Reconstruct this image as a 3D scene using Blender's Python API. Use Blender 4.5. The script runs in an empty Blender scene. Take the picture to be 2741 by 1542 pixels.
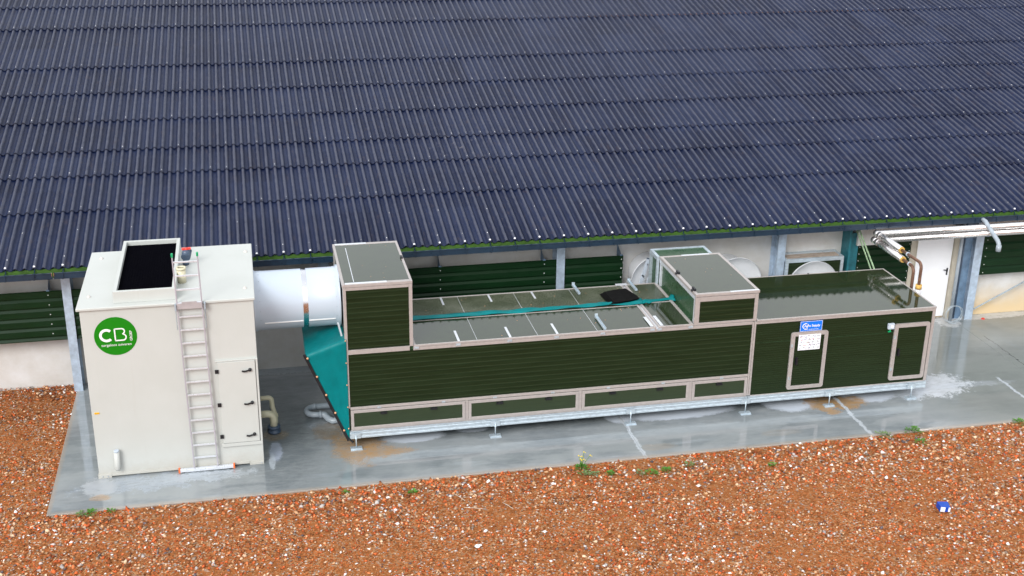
import bpy, math, random
import numpy as np
from mathutils import Vector, Matrix
R = math.radians
random.seed(7); rng = np.random.default_rng(7)
sc = bpy.context.scene
# ------------------------------------------------------------------ camera
def cam_matrix(pan, tilt, roll, loc):
    Rz = Matrix.Rotation(pan, 3, 'Z'); Rx = Matrix.Rotation(tilt, 3, 'X'); Ry = Matrix.Rotation(roll, 3, 'Y')
    M = Rz @ Rx @ Ry                      # columns: right, forward, up
    B = Matrix(((M[0][0], M[0][2], -M[0][1]), (M[1][0], M[1][2], -M[1][1]), (M[2][0], M[2][2], -M[2][1])))
    m = B.to_4x4(); m.translation = loc
    return m
cam = bpy.data.cameras.new('camera'); co = bpy.data.objects.new('camera', cam)
sc.collection.objects.link(co); sc.camera = co
co.matrix_world = cam_matrix(-0.2170, -0.3729, -0.0131, (4.7236, -20.6713, 11.2597))
cam.sensor_width = 36; cam.lens = 3336.2 * 36 / 2741; cam.clip_start = .5; cam.clip_end = 400
# ------------------------------------------------------------------ sky, sun, exposure
SUN_EL, SUN_AZ = 35, 215               # azimuth clockwise from +Y
w = bpy.data.worlds.new('World'); sc.world = w; w.use_nodes = True
nt = w.node_tree; bg = nt.nodes['Background']
sky = nt.nodes.new('ShaderNodeTexSky'); sky.sky_type = 'NISHITA'; sky.sun_disc = False
sky.sun_elevation = R(SUN_EL); sky.sun_rotation = R(SUN_AZ); sky.dust_density = 8; sky.air_density = 1.0
hs = nt.nodes.new('ShaderNodeHueSaturation'); hs.inputs['Saturation'].default_value = .25
nt.links.new(sky.outputs[0], hs.inputs['Color']); 
# high even cloud cover over the clear sky
tcw = nt.nodes.new('ShaderNodeTexCoord'); cn = nt.nodes.new('ShaderNodeTexNoise'); cn.inputs['Scale'].default_value = 2.2; cn.inputs['Detail'].default_value = 5
nt.links.new(tcw.outputs['Generated'], cn.inputs['Vector']); cr = nt.nodes.new('ShaderNodeValToRGB'); nt.links.new(cn.outputs['Fac'], cr.inputs[0])
cr.color_ramp.elements[0].position = .3; cr.color_ramp.elements[0].color = (.74, .80, .88, 1); cr.color_ramp.elements[1].position = .7; cr.color_ramp.elements[1].color = (1, 1, 1, 1)
cs = nt.nodes.new('ShaderNodeVectorMath'); cs.operation = 'SCALE'; cs.inputs['Scale'].default_value = 7.0; nt.links.new(cr.outputs[0], cs.inputs[0])
cm = nt.nodes.new('ShaderNodeMix'); cm.data_type = 'RGBA'; cm.inputs[0].default_value = .8
nt.links.new(hs.outputs[0], cm.inputs[6]); nt.links.new(cs.outputs[0], cm.inputs[7]); nt.links.new(cm.outputs[2], bg.inputs['Color'])
bg.inputs['Strength'].default_value = .15
sl = bpy.data.lights.new('sun', 'SUN'); sl.energy = 1.4; sl.angle = R(24); sl.color = (1, .985, .96)
so = bpy.data.objects.new('sun', sl); sc.collection.objects.link(so)
d = Vector((math.sin(R(SUN_AZ)) * math.cos(R(SUN_EL)), math.cos(R(SUN_AZ)) * math.cos(R(SUN_EL)), math.sin(R(SUN_EL))))
so.rotation_euler = d.to_track_quat('Z', 'Y').to_euler()
sc.view_settings.view_transform = 'Standard'; sc.view_settings.look = 'None'
sc.view_settings.exposure = 0.5; sc.view_settings.gamma = 1

# ------------------------------------------------------------------ helpers
def lin(h):
    h = h.lstrip('#'); v = [int(h[i:i + 2], 16) / 255 for i in (0, 2, 4)]
    return tuple((c / 12.92 if c <= .04045 else ((c + .055) / 1.055) ** 2.4) for c in v) + (1,)
class NT:
    def __init__(s, name):
        s.m = bpy.data.materials.new(name); s.m.use_nodes = True; s.t = s.m.node_tree
        s.b = s.t.nodes['Principled BSDF']; s.tc = s.t.nodes.new('ShaderNodeTexCoord')
    def n(s, typ, **k):
        x = s.t.nodes.new('ShaderNode' + typ)
        for a, v in k.items(): setattr(x, a, v)
        return x
    def l(s, a, b): s.t.links.new(a, b)
    def setv(s, inp, v):
        if hasattr(v, 'is_output'): s.l(v, inp)
        else: inp.default_value = v
    def noise(s, scale=5, detail=4, rough=.55, vec=None, stretch=None):
        x = s.n('TexNoise'); x.inputs['Scale'].default_value = scale; x.inputs['Detail'].default_value = detail
        x.inputs['Roughness'].default_value = rough
        v = vec or s.tc.outputs['Object']
        if stretch:
            mp = s.n('Mapping'); mp.inputs['Scale'].default_value = stretch; s.l(v, mp.inputs[0]); v = mp.outputs[0]
        s.l(v, x.inputs['Vector']); return x.outputs['Fac']
    def ramp(s, fac, stops):
        r = s.n('ValToRGB'); el = r.color_ramp.elements
        el[0].position, el[0].color = stops[0][0], stops[0][1]; el[1].position, el[1].color = stops[-1][0], stops[-1][1]
        for p, c in stops[1:-1]: e = el.new(p); e.color = c
        s.l(fac, r.inputs[0]); return r.outputs['Color']
    def mr(s, v, a, b, c=0, d=1):
        m = s.n('MapRange'); s.l(v, m.inputs[0])
        for i, k in zip((1, 2, 3, 4), (a, b, c, d)): m.inputs[i].default_value = k
        return m.outputs[0]
    def math(s, op, a, b=0., c=None):
        m = s.n('Math', operation=op); s.setv(m.inputs[0], a); s.setv(m.inputs[1], b)
        if c is not None: s.setv(m.inputs[2], c)
        return m.outputs[0]
    def mix(s, f, a, b):
        m = s.n('Mix', data_type='RGBA'); s.setv(m.inputs[0], f); s.setv(m.inputs[6], a); s.setv(m.inputs[7], b)
        return m.outputs[2]
    def bump(s, h, strength=.3, dist=.01):
        b = s.n('Bump'); b.inputs['Strength'].default_value = strength; b.inputs['Distance'].default_value = dist
        s.l(h, b.inputs['Height']); s.l(b.outputs[0], s.b.inputs['Normal'])
def M(name, col, rough=.5, metal=0., var=.12, scale=6, bump=0., bscale=None, rvar=.1, stretch=None, spec=None, coat=0.):
    s = NT(name); c = lin(col) if isinstance(col, str) else tuple(col) + (1,)
    f = s.noise(scale, 6, .6, stretch=stretch)
    lo = tuple(x * (1 - var) for x in c[:3]) + (1,); hi = tuple(min(1, x * (1 + var)) for x in c[:3]) + (1,)
    s.l(s.ramp(f, [(.3, lo), (.7, hi)]), s.b.inputs['Base Color'])
    f2 = s.noise(scale * 2.3, 3, stretch=stretch)
    s.l(s.mr(f2, .3, .7, max(.02, rough - rvar), min(1, rough + rvar)), s.b.inputs['Roughness'])
    s.b.inputs['Metallic'].default_value = metal
    if spec is not None: s.b.inputs['IOR'].default_value = spec
    if coat: s.b.inputs['Coat Weight'].default_value = coat; s.b.inputs['Coat Roughness'].default_value = .08
    if bump: s.bump(s.noise(bscale or scale * 6, 4, stretch=stretch), bump)
    return s.m

class MB:
    def __init__(s): s.v = []; s.f = []; s.sm = []
    def add(s, vs, fs, smooth=False):
        o = len(s.v); s.v += [tuple(v) for v in vs]; s.f += [tuple(i + o for i in f) for f in fs]; s.sm += [smooth] * len(fs); return s
    def box(s, x0, x1, y0, y1, z0, z1):
        return s.add([(x, y, z) for x in (x0, x1) for y in (y0, y1) for z in (z0, z1)],
                     [(0, 1, 3, 2), (4, 6, 7, 5), (0, 4, 5, 1), (2, 3, 7, 6), (0, 2, 6, 4), (1, 5, 7, 3)])
    def bar(s, a, b, w=.03, h=None, up=(0, 0, 1)):
        a, b = Vector(a), Vector(b); d = (b - a).normalized(); h = h or w; u = Vector(up)
        if abs(d.dot(u)) > .98: u = Vector((0, 1, 0))
        x = d.cross(u).normalized() * w / 2; y = x.cross(d).normalized() * h / 2
        vs = [p + i * x + j * y for p in (a, b) for i, j in ((-1, -1), (1, -1), (1, 1), (-1, 1))]
        return s.add(vs, [(3, 2, 1, 0), (4, 5, 6, 7), (0, 1, 5, 4), (1, 2, 6, 5), (2, 3, 7, 6), (3, 0, 4, 7)])
    def tube(s, pts, r, n=16, cap=True, smooth=True):
        pts = [Vector(p) for p in pts]; rs = r if isinstance(r, (list, tuple)) else [r] * len(pts)
        vs = []; fs = []; prev = None
        for i, p in enumerate(pts):
            d = (pts[min(i + 1, len(pts) - 1)] - pts[max(i - 1, 0)]).normalized()
            if prev is None:
                u = Vector((0, 0, 1)) if abs(d.z) < .9 else Vector((1, 0, 0)); u = (u - d * u.dot(d)).normalized()
            else: u = (prev - d * prev.dot(d)).normalized()
            prev = u; v = d.cross(u)
            vs += [p + (u * math.cos(2 * math.pi * k / n) + v * math.sin(2 * math.pi * k / n)) * rs[i] for k in range(n)]
        for i in range(len(pts) - 1):
            for k in range(n):
                fs.append((i * n + k, i * n + (k + 1) % n, (i + 1) * n + (k + 1) % n, (i + 1) * n + k))
        s.add(vs, fs, smooth)
        if cap:
            o = len(s.v) - len(vs)
            s.f += [tuple(o + k for k in reversed(range(n))), tuple(o + (len(pts) - 1) * n + k for k in range(n))]; s.sm += [False] * 2
        return s
    def lathe(s, prof, org, axis='Z', n=32, smooth=True):   # prof: (radius, height)
        vs = []
        for r, h in prof:
            for k in range(n):
                a = 2 * math.pi * k / n; c, q = r * math.cos(a), r * math.sin(a)
                p = {'Z': (c, q, h), 'X': (h, c, q), 'Y': (c, h, q)}[axis]
                vs.append((org[0] + p[0], org[1] + p[1], org[2] + p[2]))
        fs = [(i * n + k, i * n + (k + 1) % n, (i + 1) * n + (k + 1) % n, (i + 1) * n + k) for i in range(len(prof) - 1) for k in range(n)]
        return s.add(vs, fs, smooth)
    def sphere(s, c, r, n=12, sz=1.):
        prof = [(r * math.sin(math.pi * i / (n // 2)) + 1e-5, -r * sz * math.cos(math.pi * i / (n // 2))) for i in range(n // 2 + 1)]
        return s.lathe(prof, c, 'Z', n)
    def prism(s, pts, y0, y1):             # pts (x,z) outline extruded along y
        n = len(pts); vs = [(x, y, z) for y in (y0, y1) for x, z in pts]
        return s.add(vs, [tuple(range(n)), tuple(range(2 * n - 1, n - 1, -1))] + [(i, i + n, (i + 1) % n + n, (i + 1) % n) for i in range(n)])
    def profx(s, pts, x0, x1, closed=True): # pts (y,z) extruded along x
        n = len(pts); vs = [(x, y, z) for x in (x0, x1) for y, z in pts]
        fs = [(i, (i + 1) % n, (i + 1) % n + n, i + n) for i in range(n if closed else n - 1)]
        if closed: fs += [tuple(range(n - 1, -1, -1)), tuple(range(n, 2 * n))]
        return s.add(vs, fs)
    def build(s, name, mat, parent=None, bevel=0., label=None):
        me = bpy.data.meshes.new(name); me.from_pydata(s.v, [], s.f); me.polygons.foreach_set('use_smooth', s.sm)
        if mat: me.materials.append(mat)
        me.update(); ob = bpy.data.objects.new(name, me); sc.collection.objects.link(ob)
        import bmesh
        bm = bmesh.new(); bm.from_mesh(me); bmesh.ops.recalc_face_normals(bm, faces=bm.faces); bm.to_mesh(me); bm.free()
        if parent: ob.parent = parent; ob.matrix_parent_inverse = parent.matrix_world.inverted()
        if bevel:
            b = ob.modifiers.new('bevel', 'BEVEL'); b.width = bevel; b.segments = 2; b.limit_method = 'ANGLE'; b.angle_limit = R(50)
        if label: ob['label'] = label
        return ob
def tag(o, label=None, cat=None, group=None, kind=None):
    for k, v in (('label', label), ('category', cat), ('group', group), ('kind', kind)):
        if v: o[k] = v
    return o
def thing(name, loc, label, cat, group=None):
    o = bpy.data.objects.new(name, None); sc.collection.objects.link(o); o.location = loc; o.empty_display_size = .2
    o.matrix_world = Matrix.Translation(loc)
    return tag(o, label, cat, group)
def text(body, size, origin, mat, parent, name, rot=0., align='LEFT', depth=.001, bold=0.):
    cu = bpy.data.curves.new(name, 'FONT'); cu.body = body; cu.size = size; cu.extrude = depth; cu.align_x = align; cu.offset = bold
    t = bpy.data.objects.new(name + '_tmp', cu); sc.collection.objects.link(t)
    me = bpy.data.meshes.new_from_object(t.evaluated_get(bpy.context.evaluated_depsgraph_get()))
    bpy.data.objects.remove(t); me.materials.clear(); me.materials.append(mat)
    me.transform(Matrix.Translation(origin) @ Matrix.Rotation(R(90), 4, 'X') @ Matrix.Rotation(rot, 4, 'Z'))
    ob = bpy.data.objects.new(name, me); sc.collection.objects.link(ob)
    ob.parent = parent; ob.matrix_parent_inverse = parent.matrix_world.inverted()
    return ob
def arc(c, r, a0, a1, n=8, plane='XZ'):
    out = []
    for i in range(n + 1):
        a = R(a0 + (a1 - a0) * i / n); p, q = r * math.cos(a), r * math.sin(a)
        out.append({'XZ': (c[0] + p, c[1], c[2] + q), 'YZ': (c[0], c[1] + p, c[2] + q), 'XY': (c[0] + p, c[1] + q, c[2])}[plane])
    return out

# ------------------------------------------------------------------ materials
mt = {}
mt['cream'] = M('cream_plastic', '#c3c4c1', .42, var=.03, scale=2, rvar=.05)
mt['cream2'] = M('cream_pipe', '#cfc9ae', .4, var=.06)
mt['white'] = M('white_plastic', '#bcc7d4', .32, var=.02, scale=1, rvar=.01)
mt['fanwhite'] = M('fan_white', '#e8ebf0', .35, var=.04)
mt['whitedoor'] = M('white_door_paint', '#f2f4f8', .4, var=.02)
mt['alu'] = M('aluminium_profile', (.44, .405, .39), .42, .25, var=.08, scale=14, rvar=.08)
mt['alu2'] = M('bright_aluminium', (.72, .75, .8), .35, .4, var=.08, scale=14)
mt['rail'] = M('dull_rail', (.45, .43, .48), .45, .2, var=.08)
mt['galv'] = M('galvanised_steel', (.52, .6, .66), .38, .45, var=.18, scale=9, rvar=.1, stretch=(1, 1, 3))
mt['galvcol'] = M('galvanised_column', (.46, .56, .68), .5, .3, var=.22, scale=7, rvar=.1)
mt['galvdark'] = M('weathered_blue_steel', (.15, .24, .36), .5, .3, var=.3, scale=5)
mt['green'] = M('dark_green_panel', (.015, .027, .009), .42, var=.15, scale=3, rvar=.08, stretch=(.4, 1, 5), spec=1.3)
mt['green_side'] = M('green_side_panel', (.03, .075, .035), .3, var=.15, scale=3, spec=1.4)
mt['teal'] = M('teal_tarp', (.0, .165, .175), .42, var=.12, scale=4, spec=1.25, bump=.25, bscale=7)
mt['black'] = M('black_rubber', (.008, .009, .012), .45, var=.2)
mt['blacknet'] = M('black_grille', (.002, .002, .004), .8, spec=1.08)
mt['steel'] = M('polished_steel', (.75, .76, .8), .22, 1., var=.04)
mt['foil'] = M('pipe_foil', (.82, .80, .80), .22, .9, var=.06, scale=10)
mt['copper'] = M('rusty_copper', (.16, .085, .055), .5, .2, var=.5, scale=14)
mt['insul'] = M('yellow_insulation', (.6, .38, .1), .9, var=.2, scale=30, bump=.4)
mt['pvc'] = M('grey_pvc', (.33, .38, .43), .35, var=.12, scale=8)
mt['pvcdark'] = M('dark_grey_pvc', (.06, .09, .14), .35, var=.1)
mt['red'] = M('red_plastic', (.75, .05, .03), .4)
mt['orange'] = M('orange_plastic', (.85, .17, .04), .4)
mt['capgreen'] = M('green_cap', (.0, .35, .13), .4)
mt['logo'] = M('logo_green', (.0, .2, .0), .4, var=.02)
mt['logowhite'] = M('logo_white', (.85, .85, .85), .4, var=.0)
mt['blue'] = M('sign_blue', (.0, .17, .8), .35, var=.02)
mt['paper'] = M('poster_white', (.85, .86, .9), .4, var=.02)
mt['yellow'] = M('orange_label', (.9, .45, .0), .5, var=.02)
mt['brass'] = M('brass_knob', (.75, .4, .22), .35, .3)
mt['screw'] = M('bright_screw_cap', (.85, .85, .88), .3, .1, var=.15, scale=3)
mt['gutter'] = M('navy_gutter', (.012, .03, .055), .35, var=.2, scale=4)
mt['guttergreen'] = M('green_fascia', (.05, .125, .016), .6, var=.25, scale=5, bump=.2)
mt['clad'] = M('green_cladding', (.0045, .023, .0075), .4, var=.15, scale=4, spec=1.3, stretch=(.3, 1, 1))
mt['leaf'] = M('weed_leaf', (.07, .2, .02), .6, var=.4, scale=20)
mt['leaf2'] = M('weed_leaf_pale', (.13, .2, .07), .6, var=.4, scale=20)
mt['petal'] = M('yellow_petal', (.8, .6, .03), .6)
mt['straw'] = M('dry_straw', (.55, .5, .42), .8)
mt['boxblue'] = M('blue_card', (.0, .06, .42), .45, var=.05)
mt['beige'] = M('beige_post', (.5, .46, .38), .6, var=.1)

# horizontal boards of the front panels are parted by paler lines of uneven strength
def lined(name, col, line, period, off, wd):
    s = NT(name); o = s.tc.outputs['Object']; se = s.n('SeparateXYZ'); s.l(o, se.inputs[0])
    z = s.math('FRACT', s.math('DIVIDE', s.math('ADD', se.outputs[2], off + 10), period))
    f = s.math('MULTIPLY', s.mr(s.math('ABSOLUTE', s.math('SUBTRACT', z, .5)), wd * .5 / period, wd * .8 / period, 1, 0), s.mr(s.noise(2.5, 5, .6, stretch=(.5, 1, 9)), .35, .6, .35, 1))
    g = s.noise(2, 6, .65, stretch=(.5, 1, 6))
    c = s.ramp(g, [(.3, tuple(x * .8 for x in col) + (1,)), (.7, tuple(x * 1.25 for x in col) + (1,))])
    s.l(s.mix(f, c, line + (1,)), s.b.inputs['Base Color']); s.l(s.mr(g, .3, .7, .34, .5), s.b.inputs['Roughness']); s.b.inputs['IOR'].default_value = 1.3
    return s.m
mt['green_lined'] = lined('green_boards', (.0105, .021, .0065), (.036, .050, .024), .096, .02, .0065)
mt['green_fine'] = lined('green_fine_boards', (.0105, .021, .0065), (.016, .028, .010), .048, .0, .009)
s = NT('cream_panel'); o = s.tc.outputs['Object']; se = s.n('SeparateXYZ'); s.l(o, se.inputs[0])
f = s.noise(1.5, 6, .6); st = s.noise(3, 6, .7, stretch=(3, 3, .18)); sp_ = s.noise(9, 6, .8)
c = s.ramp(f, [(.3, (.505, .525, .50, 1)), (.7, (.535, .555, .535, 1))])
c = s.mix(s.mr(st, .58, .8, 0, .22), c, (.44, .42, .37, 1))
c = s.mix(s.math('MULTIPLY', s.mr(s.math('ADD', se.outputs[2], s.math('MULTIPLY', sp_, .4)), .25, .5, 1, 0), .35), c, (.36, .31, .24, 1))
s.l(c, s.b.inputs['Base Color']); s.b.inputs['Roughness'].default_value = .42; s.bump(s.noise(1.1, 2), .05, .02); mt['cream'] = s.m
# glossy wet sheet-metal lid: thin film of water, droplets and fine brushed streaks
def wet_lid(name, col, r0, r1, bump=.05, streak=(8, .6, 1)):
    s = NT(name); f = s.noise(5, 8, .7); f2 = s.noise(60, 3)
    c = col + (1,); s.l(s.ramp(f, [(.3, tuple(x * .8 for x in col) + (1,)), (.75, tuple(x * 1.25 for x in col) + (1,))]), s.b.inputs['Base Color'])
    s.l(s.mr(f2, .35, .65, r0, r1), s.b.inputs['Roughness']); s.b.inputs['IOR'].default_value = 1.62
    h = s.math('ADD', s.noise(1.0, 3, .5, stretch=(9, .5, 1)), s.math('MULTIPLY', s.noise(90, 2), .35))
    s.bump(h, bump, .01); return s.m
mt['lid'] = wet_lid('wet_green_lid', (.020, .031, .012), .015, .06, .035)
s = NT('mottled_green_lid'); f = s.noise(45, 5, .8); g = s.noise(1.6, 5, .6)
k = s.math('ADD', s.math('MULTIPLY', f, .75), s.math('MULTIPLY', g, .35))
s.l(s.ramp(k, [(.42, (.022, .034, .014, 1)), (.56, (.06, .072, .042, 1)), (.68, (.17, .18, .14, 1))]), s.b.inputs['Base Color'])
s.l(s.mr(f, .35, .65, .12, .45), s.b.inputs['Roughness']); s.bump(f, .3, .006); mt['lid2'] = s.m

# concrete wall
s = NT('concrete_wall'); f = s.noise(1.3, 8, .65); g = s.noise(3, 5, .6, stretch=(.5, 1, 6))
c = s.ramp(f, [(.3, (.50, .48, .44, 1)), (.55, (.60, .59, .57, 1)), (.8, (.70, .71, .72, 1))])
c = s.mix(s.mr(g, .5, .8, 0, .35), c, (.6, .62, .66, 1))
sep = s.n('SeparateXYZ'); s.l(s.tc.outputs['Object'], sep.inputs[0])
low = s.math('MULTIPLY', s.mr(s.math('ADD', sep.outputs[2], s.math('MULTIPLY', s.noise(1.6, 4), .7)), .5, 1.1, 1, 0), s.mr(sep.outputs[0], 18, 21, 0, .8))
c = s.mix(low, c, (.66, .48, .24, 1)); s.l(c, s.b.inputs['Base Color']); s.b.inputs['Roughness'].default_value = .8
s.bump(s.noise(40, 4), .15); mt['wall'] = s.m

# fibre-cement roof
s = NT('fibre_cement_roof'); o = s.tc.outputs['Object']
sepr = s.n('SeparateXYZ'); s.l(o, sepr.inputs[0])
f = s.noise(.6, 5, .6); sp = s.noise(70, 3, .7); st = s.noise(2.2, 5, .65, stretch=(3, .35, .35))
wn = s.n('TexWhiteNoise', noise_dimensions='2D'); cx = s.n('CombineXYZ')
s.l(s.math('FLOOR', s.math('DIVIDE', sepr.outputs[0], 1.0446)), cx.inputs[0]); s.l(s.math('FLOOR', s.math('DIVIDE', sepr.outputs[1], 1.5)), cx.inputs[1])
s.l(cx.outputs[0], wn.inputs['Vector'])
k = s.math('ADD', s.math('ADD', s.math('MULTIPLY', f, .35), s.math('MULTIPLY', sp, .55)), s.math('ADD', s.math('MULTIPLY', st, .35), s.math('MULTIPLY', wn.outputs[0], .14)))
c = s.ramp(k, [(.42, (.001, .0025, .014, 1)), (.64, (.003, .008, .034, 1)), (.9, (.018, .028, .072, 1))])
crest = s.math('COSINE', s.math('MULTIPLY', s.math('SUBTRACT', sepr.outputs[0], .077), 2 * math.pi / .1741))      # crests painted paler, putting the groove shading into the colour
crest_light = s.math('MULTIPLY', s.mr(s.math('ADD', crest, s.math('MULTIPLY', s.math('SUBTRACT', s.noise(14, 4, .7, stretch=(1, .25, 1)), .5), 1.6)), .15, .95), .85)
c = s.mix(crest_light, c, (.070, .076, .108, 1))
brown = s.mr(s.noise(9, 4, .6, stretch=(1, .3, 1)), .58, .72, 0, .35)
c = s.mix(brown, c, (.06, .045, .05, 1))
ch = s.math('MULTIPLY', s.mr(s.noise(5, 5, .7), .6, .7), s.math('MULTIPLY', s.mr(s.math('ABSOLUTE', s.math('SUBTRACT', sepr.outputs[0], 9.8)), .2, 1.5, 1, 0), s.mr(s.math('ABSOLUTE', s.math('SUBTRACT', sepr.outputs[1], 7.2)), .3, 1.3, 1, 0)))
c = s.mix(s.math('MULTIPLY', ch, .5), c, (.3, .28, .3, 1))
s.l(c, s.b.inputs['Base Color']); s.l(s.mr(sp, .3, .7, .32, .5), s.b.inputs['Roughness']); s.b.inputs['IOR'].default_value = 1.24
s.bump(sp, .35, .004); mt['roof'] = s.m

# wet concrete slab, with stains that have their own shape and shade painted under the unit
s = NT('wet_concrete'); o = s.tc.outputs['Object']
se = s.n('SeparateXYZ'); s.l(o, se.inputs[0]); X, Y = se.outputs[0], se.outputs[1]
nA = s.noise(1.2, 6, .6); nB = s.noise(6, 6, .65); nC = s.noise(2, 6, .65, stretch=(.6, 3, 1)); nF = s.noise(55, 3, .6)
c = s.ramp(s.math('ADD', s.math('MULTIPLY', nA, .6), s.math('MULTIPLY', nC, .4)), [(.32, (.17, .195, .21, 1)), (.5, (.245, .27, .285, 1)), (.7, (.33, .355, .365, 1))])
pud = s.mr(s.noise(.8, 6, .6, stretch=(.6, 1.6, 1)), .47, .52, 0, 1)
rough = s.math('ADD', s.mr(nB, .4, .75, .0, .07), s.math('MULTIPLY', pud, .10)); c = s.mix(s.math('MULTIPLY', pud, .35), c, (.36, .385, .39, 1))
rough = s.math('ADD', rough, .015)
pale = s.math('MULTIPLY', s.mr(s.noise(1.5, 7, .7, stretch=(.45, 2.6, 1)), .56, .68), .5)
c = s.mix(pale, c, (.36, .4, .43, 1))
right = s.mr(s.math('ADD', X, s.math('MULTIPLY', nA, 1.5)), 18.3, 19.6)
c = s.mix(s.math('MULTIPLY', right, .55), c, (.21, .225, .2, 1))
wob = s.math('SUBTRACT', s.noise(3.2, 7, .75), .5); wob2 = s.math('SUBTRACT', s.noise(11, 5, .7), .5)
fine = s.noise(8, 7, .75, stretch=(.6, 2, 1))
def blob(c, rough, cx, cy, rx, ry, col, amt=1., k=1.6, soft=.18, rr=.5):
    dx = s.math('DIVIDE', s.math('SUBTRACT', X, cx), rx); dy = s.math('DIVIDE', s.math('SUBTRACT', Y, cy), ry)
    d = s.math('SQRT', s.math('ADD', s.math('MULTIPLY', dx, dx), s.math('MULTIPLY', dy, dy)))
    d = s.math('ADD', s.math('ADD', d, s.math('MULTIPLY', wob, k)), s.math('MULTIPLY', wob2, k * .5))
    f = s.math('MULTIPLY', s.mr(d, 1 - soft, 1 + soft, amt, 0), s.mr(fine, .36, .6, .45, 1))
    return s.mix(f, c, col), s.math('ADD', s.math('MULTIPLY', rough, s.math('SUBTRACT', 1, f)), s.math('MULTIPLY', f, rr))
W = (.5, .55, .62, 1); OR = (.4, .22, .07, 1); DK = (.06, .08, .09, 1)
for b in [(4.9, .5, .9, 2.2, DK, .55, .8, .5, .12), (11.2, .75, 5.5, .62, DK, .95, .6, .4, .1), (16, .8, 2, .6, DK, .9, .6, .4, .1),  # DK: dark patch beside the cabinet, then shade painted on the slab under the unit
          (12.7, .24, 1.1, .27, W, 1.9, .5), (15.1, .3, .52, .44, W, 1.9, .6), (16.85, .32, .6, .38, W, 1.9, .6), (11.55, .28, .3, .27, W, 1.8, .5),
          (18.3, .42, .85, .5, (.6, .63, .68, 1), .95, 2.2), (17.7, .2, .4, .3, W, .8), (19.1, .3, .9, .12, W, .4, 2.2, .3),
          (7.45, .22, .55, .22, W, 1.9, .45), (8.6, .3, .3, .12, W, 1.2, .6), (2.6, -.6, 1.1, .28, (.36, .42, .5, 1), .55, 3.), (3.6, -.55, .8, .18, (.45, .5, .55, 1), .6, 3.),
          (1.8, -.6, .28, .33, (.4, .42, .44, 1), .8, 1.6), (1.86, -.98, .16, .1, OR, .6), (4.88, .1, .12, .35, (.35, .4, .5, 1), .9, 1.2), (4.8, -.25, .06, .3, (.45, .5, .55, 1), .8, 1.),
          (5.8, 1.0, .35, .16, (.35, .38, .42, 1), .6), (5.3, 3.68, 1.4, .22, (.3, .34, .38, 1), .7), (21.8, 3.62, 1.4, .16, (.6, .6, .6, 1), .9), (20.5, 3.5, .28, .35, (.6, .6, .6, 1), .9),
          (6.35, .12, .42, .7, OR, .75, 2.6, .3), (6.75, -.22, .4, .22, OR, .7, 2.8, .3), (7.1, -.3, .3, .1, OR, .6, 2.5, .3), (5.9, .75, .3, .35, (.2, .13, .06, 1), .6, 2.), (15.7, .2, .28, .5, OR, .9, 1.8), (16.25, .0, .4, .28, OR, .9, 2.), (15.8, -.35, .16, .1, OR, .8),
          (11.9, -1.05, .35, .12, (.35, .28, .2, 1), .35), (14.4, -.95, .4, .12, (.33, .28, .22, 1), .3), (4.88, .75, .25, .2, (.3, .2, .08, 1), .5)]:
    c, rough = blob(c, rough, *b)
for x0, y1, wd in ((11.55, .3, .035), (16.1, .35, .035), (19.95, .55, .03), (20.9, 2.6, .008)):   # cement-filled joints
    dx = s.math('ABSOLUTE', s.math('ADD', s.math('SUBTRACT', X, x0), s.math('MULTIPLY', wob, .22)))
    f = s.math('MULTIPLY', s.mr(s.math('ADD', dx, s.math('MULTIPLY', wob2, .06)), wd * .7, wd * 1.3, 1, 0), s.mr(Y, y1 - .1, y1, 1, 0))
    c = s.mix(f, c, (.48, .52, .56, 1) if wd > .01 else (.07, .08, .08, 1))
edge = s.math('MAXIMUM', s.mr(s.math('ADD', Y, s.math('MULTIPLY', wob2, .1)), -1.36, -1.28, 1, 0), s.mr(s.math('ADD', X, s.math('MULTIPLY', wob2, .1)), 1.06, 1.12, 1, 0))
c = s.mix(s.math('MULTIPLY', edge, .7), c, (.36, .31, .26, 1))
s.l(c, s.b.inputs['Base Color']); s.l(rough, s.b.inputs['Roughness']); s.b.inputs['IOR'].default_value = 1.85
s.bump(s.math('ADD', s.noise(1.5, 3), s.math('MULTIPLY', nF, .06)), .035, .01); mt['slab'] = s.m

# crushed-brick ground
s = NT('crushed_brick_ground'); v = s.n('TexVoronoi'); v.inputs['Scale'].default_value = 34; s.l(s.tc.outputs['Object'], v.inputs['Vector'])
sv = s.n('SeparateColor'); s.l(v.outputs['Color'], sv.inputs[0])
big = s.noise(.9, 5, .6)
c = s.ramp(sv.outputs[0], [(0, (.14, .05, .016, 1)), (.35, (.29, .10, .03, 1)), (.6, (.42, .12, .035, 1)), (.8, (.42, .22, .10, 1)), (.93, (.26, .17, .11, 1)), (1, (.6, .5, .42, 1))])
c = s.mix(s.mr(big, .45, .65, 0, .6), c, (.30, .11, .035, 1))
s.l(c, s.b.inputs['Base Color']); s.b.inputs['Roughness'].default_value = .8; s.b.inputs['IOR'].default_value = 1.2
s.bump(v.outputs['Distance'], .7, .02); mt['ground'] = s.m
s = NT('gravel_stones'); a = s.n('Attribute'); a.attribute_name = 'tint'; s.l(a.outputs['Color'], s.b.inputs['Base Color']); s.b.inputs['Roughness'].default_value = .6; s.b.inputs['IOR'].default_value = 1.25
mt['stone'] = s.m

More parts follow.
